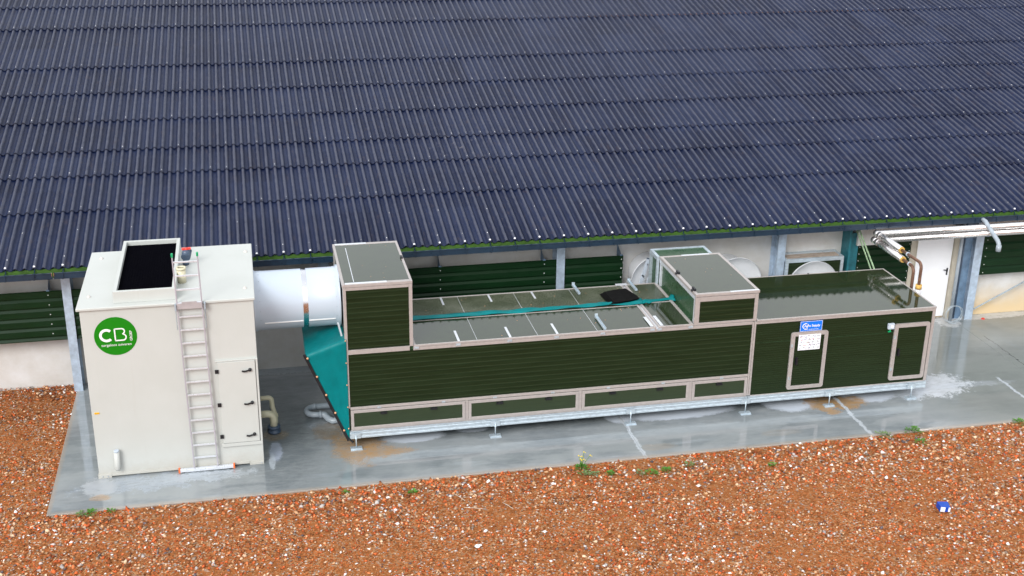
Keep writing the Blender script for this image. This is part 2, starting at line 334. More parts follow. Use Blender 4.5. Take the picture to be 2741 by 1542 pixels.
# ------------------------------------------------------------------ setting
WY = 3.783
tag(MB().add([(-150, -150, -.03), (200, -150, -.03), (200, 150, -.03), (-150, 150, -.03)], [(0, 1, 2, 3)]).build('ground', mt['ground']), kind='structure')
slab = MB()
for i, (xa, xb) in enumerate(((1.03, 11.55), (11.553, 16.1), (16.103, 20.7), (20.703, 45))):
    slab.prism([(xa, -.25), (xb, -.25), (xb, 0), (xa, 0)], -1.39, WY - .002)
tag(slab.build('concrete_pavement', mt['slab'], bevel=.006), kind='structure')

# gravel stones: many small real pieces of brick, pebble and mortar
def gravel():
    N = 125000
    x = rng.uniform(-3.5, 25, N); y = rng.uniform(-8.2, 3.75, N)
    ok = ((y < -1.37) | (x < 1.05)) & ((x > -3.5) & (y > -8.2))
    x, y = x[ok], y[ok]
    n = len(x)
    size = rng.gamma(3.4, .0045, n) + .006; size = np.minimum(size, .036)
    near = np.exp(-((y + 1.75) / .5) ** 2) * (x > 1); patch = np.sin(x * .9 + 1.7 * np.sin(y * 1.3 + .4 * x)) * np.cos(y * 2.3 + x * .35) + .4 * np.sin(x * 3.1 + y * 2) * np.sin(y * 4.3 - x * 1.7)
    size *= 1 + .35 * near + .15 * patch
    keep = rng.random(n) < (.72 + .28 * near + .45 * patch); x, y, size = x[keep], y[keep], size[keep]; n = len(x)
    base = np.array([(1, 0, 0), (.1, 1, 0), (-1, .1, 0), (0, -1, 0), (.2, .1, 1), (0, 0, -.6)], float)
    v = base[None] * rng.uniform(.65, 1.35, (n, 6, 1)) * size[:, None, None]
    v[:, :, 0] *= rng.uniform(.7, 1.4, (n, 1)); v[:, :, 2] *= rng.uniform(.35, .8, (n, 1))
    a = rng.uniform(0, 6.283, n); ca, sa = np.cos(a)[:, None], np.sin(a)[:, None]
    vx = v[:, :, 0] * ca - v[:, :, 1] * sa; vy = v[:, :, 0] * sa + v[:, :, 1] * ca
    tl = rng.normal(0, .35, (n, 1)); vz = v[:, :, 2] + tl * v[:, :, 0]
    lift = rng.uniform(-.3, .35, n) * size * .6
    mound = .05 * np.exp(-((x + .2) / 1.2) ** 2) * np.clip((y - 2.2) / 1.4, 0, 1)
    P = np.stack([vx + x[:, None], vy + y[:, None], vz + (-.024 + lift + mound)[:, None]], -1).reshape(-1, 3)
    F = np.array([(0, 1, 4), (1, 2, 4), (2, 3, 4), (3, 0, 4), (1, 0, 5), (2, 1, 5), (3, 2, 5), (0, 3, 5)])
    F = (F[None] + (np.arange(n) * 6)[:, None, None]).reshape(-1, 3)
    me = bpy.data.meshes.new('gravel'); me.vertices.add(len(P)); me.vertices.foreach_set('co', P.ravel())
    me.loops.add(F.size); me.loops.foreach_set('vertex_index', F.ravel().astype(np.int32))
    me.polygons.add(len(F)); me.polygons.foreach_set('loop_start', (np.arange(len(F)) * 3).astype(np.int32))
    pal = .98 * np.array([(.46, .43, .42), (.56, .10, .02), (.44, .08, .018), (.58, .17, .055), (.34, .105, .03), (.20, .06, .015), (.55, .32, .17), (.68, .48, .32), (.25, .2, .16), (.9, .87, .84), (.1, .1, .13), (.62, .13, .03)])
    pw = np.array([.06, .12, .10, .14, .13, .09, .17, .12, .06, .05, .035, .015]); pw /= pw.sum()
    col = (pal * .86 + np.array((.40, .20, .11)) * .14)[rng.choice(len(pal), n, p=pw)] * rng.uniform(.55, 1.4, (n, 1))
    at = me.color_attributes.new('tint', 'FLOAT_COLOR', 'POINT')
    at.data.foreach_set('color', np.repeat(np.concatenate([np.clip(col, 0, .9), np.ones((n, 1))], 1), 6, 0).ravel())
    me.materials.append(mt['stone']); me.update(calc_edges=True); me.validate()
    ob = bpy.data.objects.new('gravel', me); sc.collection.objects.link(ob)
    tag(ob, 'orange and brown crushed brick gravel with pale pebbles', 'gravel', kind='stuff')
gravel()

# ------------------------------------------------------------------ the long barn
X0, X1 = -9.0, 38.0
EY, EZ, TH = 3.040, 2.839, .2168; XO = .077      # eave line; XO: phase of the corrugation
CT, ST = math.cos(TH), math.sin(TH)
barn = thing('farm_building', (14.5, WY, 0), 'long low farm building with dark blue corrugated roof and concrete wall', 'building')
MB().box(X0, X1, WY, WY + .2, -.3, 2.93).build('wall', mt['wall'], barn)
mm = MB()      # roof, one corrugated sheet per course, each lapping over the one below
P = .1741; seg = 12; AMP = .0272
xs = np.arange(X0, X1, P / seg)
def prof(x):
    ph = 2 * np.pi * (x - XO) / P; sheet = np.floor((x + .27) / (6 * P)); fr = (x + .27) / (6 * P) - sheet
    jit = .5 * np.sin(sheet * 12.9898)
    return AMP * (2.1 * ((1 + np.cos(ph)) / 2) ** 1.45 - 1.05) + .013 * fr + .0022 * jit
S = [0.0, 2.1017, 3.6098, 4.7734, 6.2728, 7.8071, 9.3786, 11.9791, 13.5554, 15.0506, 16.6245, 18.1985]
edge0 = -.015
def roofpt(x, s_, h): return (x, EY + s_ * CT - h * ST, EZ - .030 + s_ * ST + h * CT)
pr = prof(xs); n = len(xs)
for k in range(len(S) - 1):
    a = S[k] if k else edge0; b = S[k + 1] + .12
    rows = [(a, .027 if k else .006), (a + (b - a) * .5, .012), (b, .0)]
    jig = rng.normal(0, .0015, n // (6 * seg) + 2)[(np.arange(n) // (6 * seg))]
    top = [[roofpt(xs[i], r + (jig[i] * 2 if q == 0 else 0), h + pr[i]) for i in range(n)] for q, (r, h) in enumerate(rows)]
    bot = [roofpt(xs[i], a + jig[i] * 2, rows[0][1] + pr[i] - .0075) for i in range(n)]
    bot2 = [roofpt(xs[i], a + .3, rows[0][1] + pr[i] - .0095) for i in range(n)]
    vs = sum(top, []) + bot + bot2; fs = []
    for q in range(2): fs += [(q * n + i, q * n + i + 1, (q + 1) * n + i + 1, (q + 1) * n + i) for i in range(n - 1)]
    fs += [(3 * n + i, 3 * n + i + 1, i + 1, i) for i in range(n - 1)]
    fs += [(4 * n + i, 4 * n + i + 1, 3 * n + i + 1, 3 * n + i) for i in range(n - 1)]
    mm.add(vs, fs, True)
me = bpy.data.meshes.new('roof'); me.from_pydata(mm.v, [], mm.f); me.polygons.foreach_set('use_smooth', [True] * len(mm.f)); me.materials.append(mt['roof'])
roof = bpy.data.objects.new('roof', me); sc.collection.objects.link(roof); roof.parent = barn; roof.matrix_parent_inverse = barn.matrix_world.inverted()
me.update()
try: me.set_sharp_from_angle(angle=R(50))
except Exception: pass
RY, RZ = EY + S[-1] * CT, EZ + S[-1] * ST
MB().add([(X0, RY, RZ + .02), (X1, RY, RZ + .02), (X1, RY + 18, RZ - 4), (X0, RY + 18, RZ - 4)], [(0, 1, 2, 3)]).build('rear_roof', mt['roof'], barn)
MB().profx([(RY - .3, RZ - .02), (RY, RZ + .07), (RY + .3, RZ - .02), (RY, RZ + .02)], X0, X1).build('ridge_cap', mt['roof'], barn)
MB().prism([(X0, 0), (X0 + .15, 0), (X0 + .15, 2.8), (X0, 2.8)], WY + .2, WY + 34).build('end_wall', mt['wall'], barn)
MB().prism([(X1 - .15, 0), (X1, 0), (X1, 2.8), (X1 - .15, 2.8)], WY + .2, WY + 34).build('end_wall', mt['wall'], barn)
# soffit purlin behind the gutter
MB().box(X0, X1, 3.08, 3.14, 2.66, 2.78).box(X0, X1, 3.30, 3.34, 2.70, 2.82).build('eave_board', mt['galvdark'], barn)
# green fascia strip and gutter
MB().profx([(3.059, 2.64), (3.059, 2.785), (3.073, 2.785), (3.073, 2.64)], X0, X1).build('fascia', mt['guttergreen'], barn)
MB().profx([(2.903, 2.655), (3.052, 2.655), (3.052, 2.665), (2.903, 2.7)], X0, X1).build('gutter_lining', mt['guttergreen'], barn)
g = MB()
for xa, xb in ((X0, .933), (.957, 18.0), (18.005, X1)):
    g.profx([(2.887, 2.633), (3.056, 2.633), (3.056, 2.645), (2.899, 2.645), (2.899, 2.747), (2.909, 2.747), (2.909, 2.759), (2.879, 2.759), (2.879, 2.738), (2.887, 2.735)], xa, xb)
g.build('gutter', mt['gutter'], barn)
MB().bar((.925, 2.871, 2.70), (.925, 2.871, 2.77), .012).bar((.965, 2.871, 2.70), (.965, 2.871, 2.77), .012).build('gutter_joint', mt['steel'], barn)
# roof screws: one mesh shared by single objects for the nearest, the rest as one part
def dome(r, h):
    return MB().lathe([(r * 1.25, 0), (r * 1.25, h * .25), (r, h * .5), (r * .6, h * .9), (1e-4, h)], (0, 0, 0), 'Z', 8)
pts = []; hooks = [XO + i * 3 * P for i in range(-15, 68)]
rotx = Matrix.Rotation(TH, 4, 'X')
def ridge(x, s_, h=0.): return Vector(roofpt(x, s_, AMP * 1.06 + h))
big = []
for x in hooks: big.append(ridge(x, .02, .012))
small = []
for x in hooks: small.append(ridge(x, .33 + random.uniform(-.02, .02), .008))
for j, x in enumerate(hooks):
    if j % 2: small.append(ridge(x + (P if j % 4 else -P), 1.30 + random.uniform(-.03, .03), .008))
    if j % 2: small.append(ridge(x + P, 10.9, .006))
for k in range(1, len(S) - 1):
    x = X0 + .3; x = XO + round(x / P) * P
    while x < X1 - .5:
        small.append(ridge(x, S[k] + .10 + random.uniform(-.025, .025), .022)); x += P * random.choice((3, 3, 3, 2, 3, 2, 3))
capm = dome(.019, .024).build('cap_tmp', mt['screw']).data; smm = dome(.009, .012).build('screw_tmp', mt['screw']).data
for nme in ('cap_tmp', 'screw_tmp'): bpy.data.objects.remove(bpy.data.objects[nme])
small.sort(key=lambda p: (p - co.matrix_world.translation).length + (0 if -1 < p.x < 23 else 30))
for p in [b for b in big if -.5 < b.x < 22.5]:
    o = bpy.data.objects.new('eave_screw', capm); sc.collection.objects.link(o); o.parent = barn; o.matrix_parent_inverse = barn.matrix_world.inverted(); o.matrix_basis = Matrix.Translation(p) @ rotx
rest = MB()
for i, p in enumerate(small + [b for b in big if not -.5 < b.x < 22.5]):
    if i < 56:
        o = bpy.data.objects.new('roof_screw', smm); sc.collection.objects.link(o); o.parent = barn; o.matrix_parent_inverse = barn.matrix_world.inverted(); o.matrix_basis = Matrix.Translation(p) @ rotx
    else:
        vs = [p + rotx.to_3x3() @ Vector(v.co) for v in smm.vertices]; rest.add(vs, [tuple(f.vertices) for f in smm.polygons], True)
tag(rest.build('roof_screws', mt['screw'], barn), kind='stuff')
for x in [h for h in hooks if -1 < h < 23]:
    b = MB(); b.bar((x, 3.032, 2.80), (x, 3.032, 2.74), .022, .006, (0, 1, 0)); b.bar((x, 3.037, 2.745), (x, 2.879, 2.761), .022, .005); b.box(x - .013, x + .013, 2.869, 2.878, 2.633, 2.762)
    b.build('gutter_bracket', mt['gutter'], barn)
# steel I columns
for x, wd in ((-3.9, .17), (1.075, .17), (6.1, .2), (11.085, .18), (16.12, .18), (21.07, .2), (26.1, .2)):
    b = MB(); h = wd / 2; yf = 3.40 if x < 20 else 3.52
    b.box(x - h, x + h, yf, yf + .012, 0, 2.70); b.box(x - .006, x + .006, yf + .012, WY - .014, 0, 2.70); b.box(x - h, x + h, WY - .014, WY - .002, 0, 2.70)
    b.build('column', mt['galvcol'], barn)
MB().box(17.74, 17.79, 3.42, WY - .004, .02, 2.70).box(17.79, 18.06, 3.6, 3.64, .02, 2.3).build('column', M('teal_steel_post', (.02, .16, .2), .45, .2, var=.25), barn)
MB().box(20.70, 20.95, 3.62, WY - .016, .0, 2.48).build('post_cladding', mt['galvdark'], barn)
# green ribbed baffles on brackets
def ribbed(x0, x1, z0, z1, y, pitch=.2, dep=.035):
    z = z1; pts = [(y + .02, z1 + .01), (y, z1)]
    while z > z0 + .02:
        a = max(z - pitch * .58, z0); pts.append((y, a)); 
        if a - pitch * .1 > z0: pts += [(y + dep, a - pitch * .08), (y + dep, a - pitch * .2), (y, a - pitch * .42)]
        z -= pitch
    pts.append((y, z0)); back = [(p[0] + .006, p[1]) for p in reversed(pts)]
    return MB().profx(pts + back, x0, x1)
def baffle(x0, x1, z0, z1, y, brx, pitch=.205, name='green_baffle'):
    p = ribbed(x0, x1, z0, z1, y, pitch).build(name, mt['clad'], barn)
    sm = MB()
    for bx in brx:
        z = z1 - .07
        while z > z0: sm.sphere((bx, y - .004, z - .0), .011, 8); z -= pitch
    sm.build('fixing_screws', mt['screw'], p)
    for bx in brx:
        MB().add([(bx - .003 + q, yy, zz) for q in (0, .006) for yy, zz in ((y + .01, z1 - .1), (y + .012, z1 + .012), (WY - .03, z1 + .17), (WY - .003, z1 + .17), (WY - .003, z1 - .1))],
                 [(0, 1, 2, 3, 4), (9, 8, 7, 6, 5), (0, 5, 6, 1), (1, 6, 7, 2), (2, 7, 8, 3), (3, 8, 9, 4), (4, 9, 5, 0)]).box(bx - .03, bx + .03, y + .01, y + .02, z1 - .06, z1 + .035).build('bracket', mt['galvdark'], barn)
baffle(X0, 3.3, 1.14, 2.18, 3.433, (-6.3, -4, -1.7, .72, 2.9))
baffle(6.6, 12.48, 1.14, 2.17, 3.433, (8.5, 10.735, 12.44))
baffle(18.12, 19.45, 1.0, 1.99, 3.71, (18.16, 19.41), .165, 'green_cladding')
baffle(21.03, X1, 1.105, 2.03, 3.533, (21.27, 24.2), .2)
# white service door
dr = MB().box(19.62, 20.53, WY - .055, WY - .004, .05, 1.99).build('door', mt['whitedoor'], barn, .004)
MB().box(20.445, 20.475, WY - .075, WY - .056, 1.09, 1.26).bar((20.465, WY - .09, 1.21), (20.355, WY - .095, 1.225), .018).build('door_handle', mt['black'], dr)
MB().box(19.46, 19.60, WY - .06, WY - .004, 0, 2.0).box(19.60, 19.615, WY - .08, WY - .004, 0, 2.0).build('door_frame', mt['beige'], barn)
MB().box(20.545, 20.70, WY - .12, WY - .004, 0, 2.3).build('door_frame', mt['beige'], barn)
MB().box(18.0, 18.5, WY - .25, WY - .004, 2.02, 2.45).build('concrete_lintel', mt['wall'], barn)
MB().tube([(20.6, 3.52, 2.62), (20.6, 3.52, .0)], .04).tube([(20.6, 3.52, .72), (20.6, 3.52, .70)], .05).build('drain_pipe', mt['pvc'], barn)
MB().tube([(20.73, 3.6, 2.4), (20.73, 3.6, .03)], .018, 8).build('conduit', mt['pvcdark'], barn)
MB().bar((21.18, 3.63, .17), (24.0, 3.63, 1.57), .014, .045, (0, 1, 0)).build('wall_brace', mt['galv'], barn)
el = arc((20.98, 2.85, 2.07), .07, 90, 180, 5, 'YZ')
MB().tube([(20.62, 2.93, 2.71), (20.62, 2.76, 2.695), (20.62, 2.70, 2.66), (20.62, 2.22, 2.43), (20.62, 2.165, 2.38), (20.62, 2.15, 2.33), (20.62, 2.15, 2.22)], .047).build('gutter_outlet', mt['pvc'], barn)
MB().tube([(20.62, 2.15, 2.35), (20.62, 2.15, 2.215)], .056).build('pipe_socket', mt['pvc'], barn)
MB().bar((17.80, 3.40, 2.60), (17.80, 2.45, 1.86), .022, .022).bar((17.86, 3.40, 2.60), (17.88, 2.45, 1.86), .03, .02).build('stay_rod', M('coated_rod', (.35, .5, .3), .3, .4, var=.5, scale=30), barn)

# ------------------------------------------------------------------ cream air scrubber cabinet
cx0, cx1, cy0, cy1, chh = 1.766, 4.673, -.305, 2.52, 3.249
scr = thing('air_scrubber', (3.2, 1.1, 0), 'tall cream plastic air scrubber cabinet with green round logo and black roof vent', 'air scrubber')
MB().box(cx0 + .025, cx1 - .015, cy0 + .02, cy1 - .02, .03, chh - .045).build('body', mt['cream'], scr, .01)
MB().box(cx0 - .025, cx1 + .012, cy0 - .02, cy1 + .02, chh - .05, chh).build('lid', mt['cream'], scr, .012)
b = MB().box(cx0 + .01, cx0 + .24, cy0 - .0, cy0 + .1, .0, .075).box(cx1 - .27, cx1 - .02, cy0, cy0 + .1, 0, .05).box(cx0 + .24, cx1 - .27, cy0 + .005, cy0 + .03, .03, .075)
b.build('base_foot', mt['cream'], scr, .004)
MB().sphere((cx0 + .09, cy0 - .003, .035), .012, 8).sphere((cx0 + .18, cy0 - .003, .035), .012, 8).sphere((cx1 - .06, cy0 - .003, .03), .01, 8).build('foot_bolts', mt['pvc'], scr)
for x, y in ((1.95, 2.14), (1.907, .208), (4.565, 2.06), (4.525, .155)):
    MB().lathe([(.035, 0), (.035, .012), (.022, .014), (.018, .03), (1e-3, .032)], (x, y, chh + .001), n=16).build('lid_bolt', M('bolt_cap', '#d2cdc6', .4), scr)
# vent box
vx0, vx1, vy0, vy1, vz = 2.345, 3.375, -.165, 2.50, 3.455
b = MB(); z0 = chh + .001
b.box(vx0, vx1, vy0, vy0 + .07, z0, vz).box(vx0, vx1, vy1 - .07, vy1, z0, vz).box(vx0, vx0 + .06, vy0 + .07, vy1 - .07, z0, vz).box(vx1 - .06, vx1, vy0 + .07, vy1 - .07, z0, vz)
vb = b.build('vent_box', mt['cream'], scr, .004)
b = MB().box(vx0 + .061, vx1 - .061, vy0 + .071, vy1 - .071, z0, z0 + .01)
y = vy0 + .09
while y < vy1 - .08: b.box(vx0 + .062, vx1 - .062, y, y + .008, z0 + .05, z0 + .13); y += .03
x = vx0 + .09
while x < vx1 - .08: b.box(x, x + .005, vy0 + .072, vy1 - .072, z0 + .045, z0 + .125); x += .045
b.build('vent_grille', mt['blacknet'], vb)
# service door
dz0, dz1, dx0, dx1 = .495, 2.08, 3.967, 4.612
dd = MB().box(dx0, dx1, cy0 - .03, cy0 + .018, dz0, dz1).build('service_door', mt['cream'], scr, .006)
MB().box(dx0 - .03, cx1 - .015, cy0 - .02, cy0 + .019, .415, .485).box(dx1 + .012, cx1 - .014, cy0 - .03, cy0 + .019, .486, dz1 + .03).box(dx0 - .03, dx1 + .012, cy0 - .02, cy0 + .019, dz1 + .004, dz1 + .03).build('door_surround', mt['cream'], scr, .005)
for z in (1.916, 1.268, .64):
    MB().box(dx0 - .045, dx0 + .018, cy0 - .052, cy0 - .031, z - .035, z + .035).build('hinge', mt['black'], dd)
for z in (1.913, 1.274, .644):
    MB().lathe([(.001, -.03), (.027, -.028), (.03, 0)], (4.52, cy0 - .04, z), 'Y', 16).bar((4.52, cy0 - .06, z), (4.42, cy0 - .065, z - .022), .022).bar((4.425, cy0 - .065, z - .021), (4.38, cy0 - .06, z - .012), .024).build('door_handle', mt['black'], dd)
MB().tube([(2.13, cy0 - .04, .17), (2.13, cy0 - .05, .2), (2.135, cy0 - .05, .53)], [.035, .05, .05]).build('drain_stub', mt['cream'], scr)
MB().tube([(2.135, cy0 - .05, .531), (2.135, cy0 - .05, .56)], .043).build('stub_cap', mt['white'], scr)
MB().box(1.84, 1.92, cy0 + .008, cy0 + .018, 1.265, 1.292).build('orange_label', mt['yellow'], scr)
# logo: circle, thick C, outlined B, small words
yl = cy0 + .012; lg = MB().lathe([(.35, 0), (.35, -.004), (1e-4, -.004)], (2.333, yl + .007, 2.701), 'Y', 64, False).build('logo_disc', mt['logo'], scr)
def stroke(pts, wd, y0, y1, closed=False):
    m = MB(); n_ = len(pts)
    L = []; Rr = []
    for i in range(n_):
        p = Vector(pts[i]); a = Vector(pts[(i - 1) % n_] if (closed or i) else pts[i]); c_ = Vector(pts[(i + 1) % n_] if (closed or i < n_ - 1) else pts[i])
        t = (c_ - a).normalized(); nn = Vector((-t.y, t.x)); L.append(p + nn * wd / 2); Rr.append(p - nn * wd / 2)
    for i in range(n_ if closed else n_ - 1):
        j = (i + 1) % n_; m.prism([tuple(L[i]), tuple(L[j]), tuple(Rr[j]), tuple(Rr[i])], y0, y1)
    return m
Cp = [(2.187 + .098 * math.cos(R(a)), 2.725 + .098 * math.sin(R(a))) for a in range(48, 313, 8)]
stroke(Cp, .044, yl - .005, yl + .001).build('logo_letter', mt['logowhite'], lg)
Bp = [(2.325, 2.835), (2.325, 2.835 - .21), (2.325, 2.622), (2.44, 2.622)] + [(2.447 + .056 * math.cos(R(a)), 2.678 + .056 * math.sin(R(a))) for a in range(-80, 71, 15)] + [(2.452, 2.738)] + \
     [(2.437 + .048 * math.cos(R(a)), 2.787 + .048 * math.sin(R(a))) for a in range(-50, 91, 15)] + [(2.33, 2.835)]
stroke(Bp, .021, yl - .005, yl + .001, True).build('logo_letter', mt['logowhite'], lg)
text('GROEP', .058, (2.602, yl - .003, 2.603), mt['logowhite'], lg, 'logo_text', R(90), bold=.0006)
text('zorgeloos zuiveren', .0645, (2.086, yl - .003, 2.525), mt['logowhite'], lg, 'logo_text', 0)
# fittings on top
MB().tube([(3.445, .66, chh), (3.445, .66, 3.50)], .078, 24).lathe([(.078, 0), (.088, 0), (.088, .04), (.06, .04), (.06, .02)], (3.445, .66, 3.49), n=24).build('pipe_stub', mt['cream2'], scr)
vv = MB().tube([(3.49, 1.55, chh), (3.49, 1.55, 3.45), (3.50, 1.5, 3.5)], .05, 16).tube([(3.49, 1.55, chh + .02), (3.49, 1.55, chh + .07)], .062, 16).sphere((3.51, 1.5, 3.49), .078, 14).tube([(3.5, 1.46, 3.42), (3.53, 1.62, 3.5)], .085, 16).build('ball_valve', mt['pvcdark'], scr)
MB().bar((3.44, 1.5, 3.575), (3.60, 1.52, 3.575), .05, .03).lathe([(.03, 0), (.035, .03), (.001, .035)], (3.52, 1.5, 3.56), n=12).build('valve_handle', mt['red'], vv)
# cream outlet pipes
e2 = [(4.66, .88, .40), (4.77, .88, .40)] + [(4.77 + .11 * math.sin(R(a)), .88, .29 + .11 * math.cos(R(a))) for a in range(15, 91, 15)] + [(4.88, .88, .08)]
MB().tube(e2, .068, 18).build('outlet_pipe', mt['cream2'], scr)
e3 = [(4.66, 1.2, .58), (4.80, 1.2, .58)] + [(4.80 + .07 * math.sin(R(a)), 1.2, .51 + .07 * math.cos(R(a))) for a in range(15, 91, 15)] + [(4.875, 1.17, .40), (4.92, 1.1, .24), (4.92, 1.1, 0)]
MB().tube(e3, .046, 16).tube([(4.915, 1.11, .27), (4.92, 1.1, .21)], .056, 16).build('outlet_pipe', mt['cream2'], scr)
MB().lathe([(.09, 0), (.12, .01), (.125, .05), (.10, .06), (.10, .10), (.12, .11), (.12, .145), (.07, .15)], (4.88, .88, 0), n=20).build('pipe_collar', mt['pvcdark'], scr)

# ------------------------------------------------------------------ ladder
ld = thing('ladder', (3.64, -.36, 0), 'tall silver aluminium ladder with green caps leaning on cream cabinet', 'ladder')
bl, br = (3.433, -.36, .06), (3.843, -.36, .06); tl_, tr_ = (3.378, -.35, 4.10), (3.790, -.35, 4.10)
for a, b_ in ((bl, tl_), (br, tr_)):
    MB().bar(a, b_, .022, .042, (0, 1, 0)).build('rail', mt['rail'], ld, .004)
    MB().bar(tuple(Vector(b_) - Vector((0, 0, .02))), tuple(Vector(b_) + Vector((0, 0, .045))), .034, .062, (0, 1, 0)).build('end_cap', mt['capgreen'], ld, .008)
for k in range(16):
    z = .278 + .2474 * k; t = (z - .06) / 4.04; xa = 3.433 + (3.378 - 3.433) * t; xb = 3.843 + (3.790 - 3.843) * t
    MB().bar((xa, -.355, z), (xb, -.355, z), .028, .024, (0, 0, 1)).build('rung', mt['alu2'], ld)
MB().box(3.38, 3.80, -.385, -.33, 3.15, 3.25).box(3.47, 3.72, -.388, -.38, 3.25, 3.28).build('joint_plate', M('dull_alu', (.45, .42, .43), .5, .2), ld)
for x in (3.362, 3.845):
    m = MB().box(x - .014, x + .014, -.41, -.33, 3.13, 3.24)
    for q in range(14): m.tube([(x + (0.004 if q % 2 else -.004), -.37, 3.13 - q * .026), (x + (-.004 if q % 2 else .004), -.37, 3.108 - q * .026)], .006, 6)
    m.build('hook_chain', mt['pvc'], ld)
fb = MB().box(3.17, 4.12, -.385, -.325, .015, .075).build('stabiliser_bar', mt['alu2'], ld, .005)
for x in (3.155, 4.11): MB().box(x, x + .028, -.392, -.318, .01, .085).build('bar_cap', mt['orange'], fb)
for x in (3.21, 4.03): MB().box(x, x + .055, -.385, -.33, 0, .02).build('rubber_foot', mt['black'], fb)

# ------------------------------------------------------------------ white air duct
du = thing('air_duct', (5.45, 1.1, 2.62), 'fat white round duct between cream cabinet and green unit', 'air duct')
r = .545; cyz = (0, 1.1, 2.625)
MB().lathe([(r + .02, 4.66), (r + .02, 4.70), (r + .004, 4.705), (r + .004, 4.825), (r, 4.83), (r, 5.535)], (0, 1.1, 2.625), 'X', 72).build('duct_section', mt['white'], du)
MB().lathe([(r - .012, 5.50), (r - .012, 5.68)], (0, 1.1, 2.625), 'X', 72).build('steel_band', mt['steel'], du)
MB().lathe([(r, 5.628), (r, 6.11), (r + .006, 6.115), (r + .006, 6.17), (r + .035, 6.175), (r + .035, 6.215)], (0, 1.1, 2.625), 'X', 72).build('duct_section', mt['white'], du)
for xa, xb in ((4.835, 5.53), (5.63, 6.11)):
    a = R(-28); yy, zz = 1.1 + (r + .004) * -math.cos(a), 2.625 + (r + .004) * math.sin(a)
    MB().bar((xa, yy, zz), (xb, yy, zz), .012, .02).build('duct_seam', mt['logowhite'], du)
m = MB()
for x in (4.77, 6.14):
    for a in range(0, 360, 20): m.sphere((x, 1.1 + (r + .005) * math.cos(R(a)), 2.625 + (r + .005) * math.sin(R(a))), .007, 6)
m.build('rivets', mt['pvc'], du)

# ------------------------------------------------------------------ dark green heat-recovery unit
un = thing('air_handling_unit', (12, 1.1, 0), 'long dark green panelled air unit with pinkish aluminium frames on steel feet', 'air unit')
def grooved(x0, x1, z0, z1, y=.014, pitch=.096, dep=.010, lip=.006):
    pts = []; z = z1
    pts.append((y, z1))
    z -= pitch * .6
    while z > z0 + .02:
        pts += [(y, z), (y - dep, z - lip), (y - dep, z - lip * 2.2), (y, z - lip * 2.6)]; z -= pitch
    pts.append((y, z0)); pts += [(y + .03, z0), (y + .03, z1)]
    return MB().profx(pts, x0, x1)
def frame(x0, x1, z0, z1, wd, y0=0., y1=.03, w4=None):
    l, r_, b_, t = w4 or (wd,) * 4
    return MB().box(x0, x0 + l, y0, y1, z0, z1).box(x1 - r_, x1, y0, y1, z0, z1).box(x0 + l, x1 - r_, y0 + .001, y1, z0, z0 + b_).box(x0 + l, x1 - r_, y0 + .001, y1, z1 - t, z1)
A = mt['alu']; G = mt['green_lined']; YB = 2.2
# cores
MB().box(6.25, 14.13, .045, YB, .345, 1.955).box(6.25, 7.42, .045, YB - .01, 1.956, 3.19).box(12.9, 14.1, .045, 2.15, 1.957, 2.54).build('casing', mt['green_side'], un)
MB().box(14.135, 17.93, .045, YB, .345, 1.935).build('casing', mt['green_side'], un)
grooved(6.27, 14.05, .83, 1.885).build('front_panel', G, un)
grooved(6.272, 7.385, 1.985, 3.13).build('front_panel', G, un)
grooved(12.95, 14.055, 2.0, 2.432, .02).build('front_panel', G, un)
grooved(14.14, 17.885, .35, 1.875, .014, .048, .0025, .003).build('front_panel', mt['green_fine'], un)
MB().box(14.15, 17.88, .010, .014, 1.474, 1.478).build('panel_joint', mt['green_side'], un)
# frames
MB().box(6.215, 6.268, -.002, .05, .81, 3.19).box(7.388, 7.452, -.002, .05, 1.972, 3.19).box(6.268, 7.388, -.001, .05, 3.132, 3.19).box(6.268, 7.388, -.003, .05, 1.89, 1.978)\
    .box(7.452, 14.05, -.002, .05, 1.885, 1.948).box(14.052, 14.085, -.003, .05, .36, 1.94).box(14.092, 14.13, -.003, .05, .36, 1.94).box(12.85, 12.945, -.002, .05, 1.955, 2.53).box(14.057, 14.125, -.002, .05, 1.955, 2.53)\
    .box(12.945, 14.057, -.001, .05, 2.435, 2.53).box(12.945, 14.057, -.001, .05, 1.955, 1.998).box(6.27, 14.05, -.001, .05, .775, .828).build('frame', A, un, .004)
MB().box(14.131, 17.95, -.002, .05, 1.882, 1.935).box(17.888, 17.95, -.001, .05, .345, 1.881).box(14.131, 17.888, -.001, .05, .34, .356).build('frame', A, un, .004)
# back-left and side frame bars
MB().box(6.215, 6.245, .05, 2.2, 3.13, 3.19).box(6.215, 6.245, .05, .11, .36, 3.13).box(6.215, 6.245, 2.14, 2.2, .36, 3.13).box(7.421, 7.452, .051, 2.2, 3.13, 3.19).box(7.421, 7.452, .05, .11, 1.972, 3.13).build('side_frame', A, un)
MB().box(12.855, 12.9, .051, 2.15, 2.46, 2.535).box(12.862, 12.9, .051, .12, 1.96, 2.46).box(12.862, 12.9, 2.08, 2.15, 1.96, 2.46).build('side_frame', mt['alu2'], un)
MB().box(17.931, 17.952, .05, 2.2, 1.87, 1.935).box(17.931, 17.952, .05, .11, .345, 1.87).box(17.931, 17.952, 2.1, 2.2, .345, 1.87).build('side_frame', mt['alu'], un)
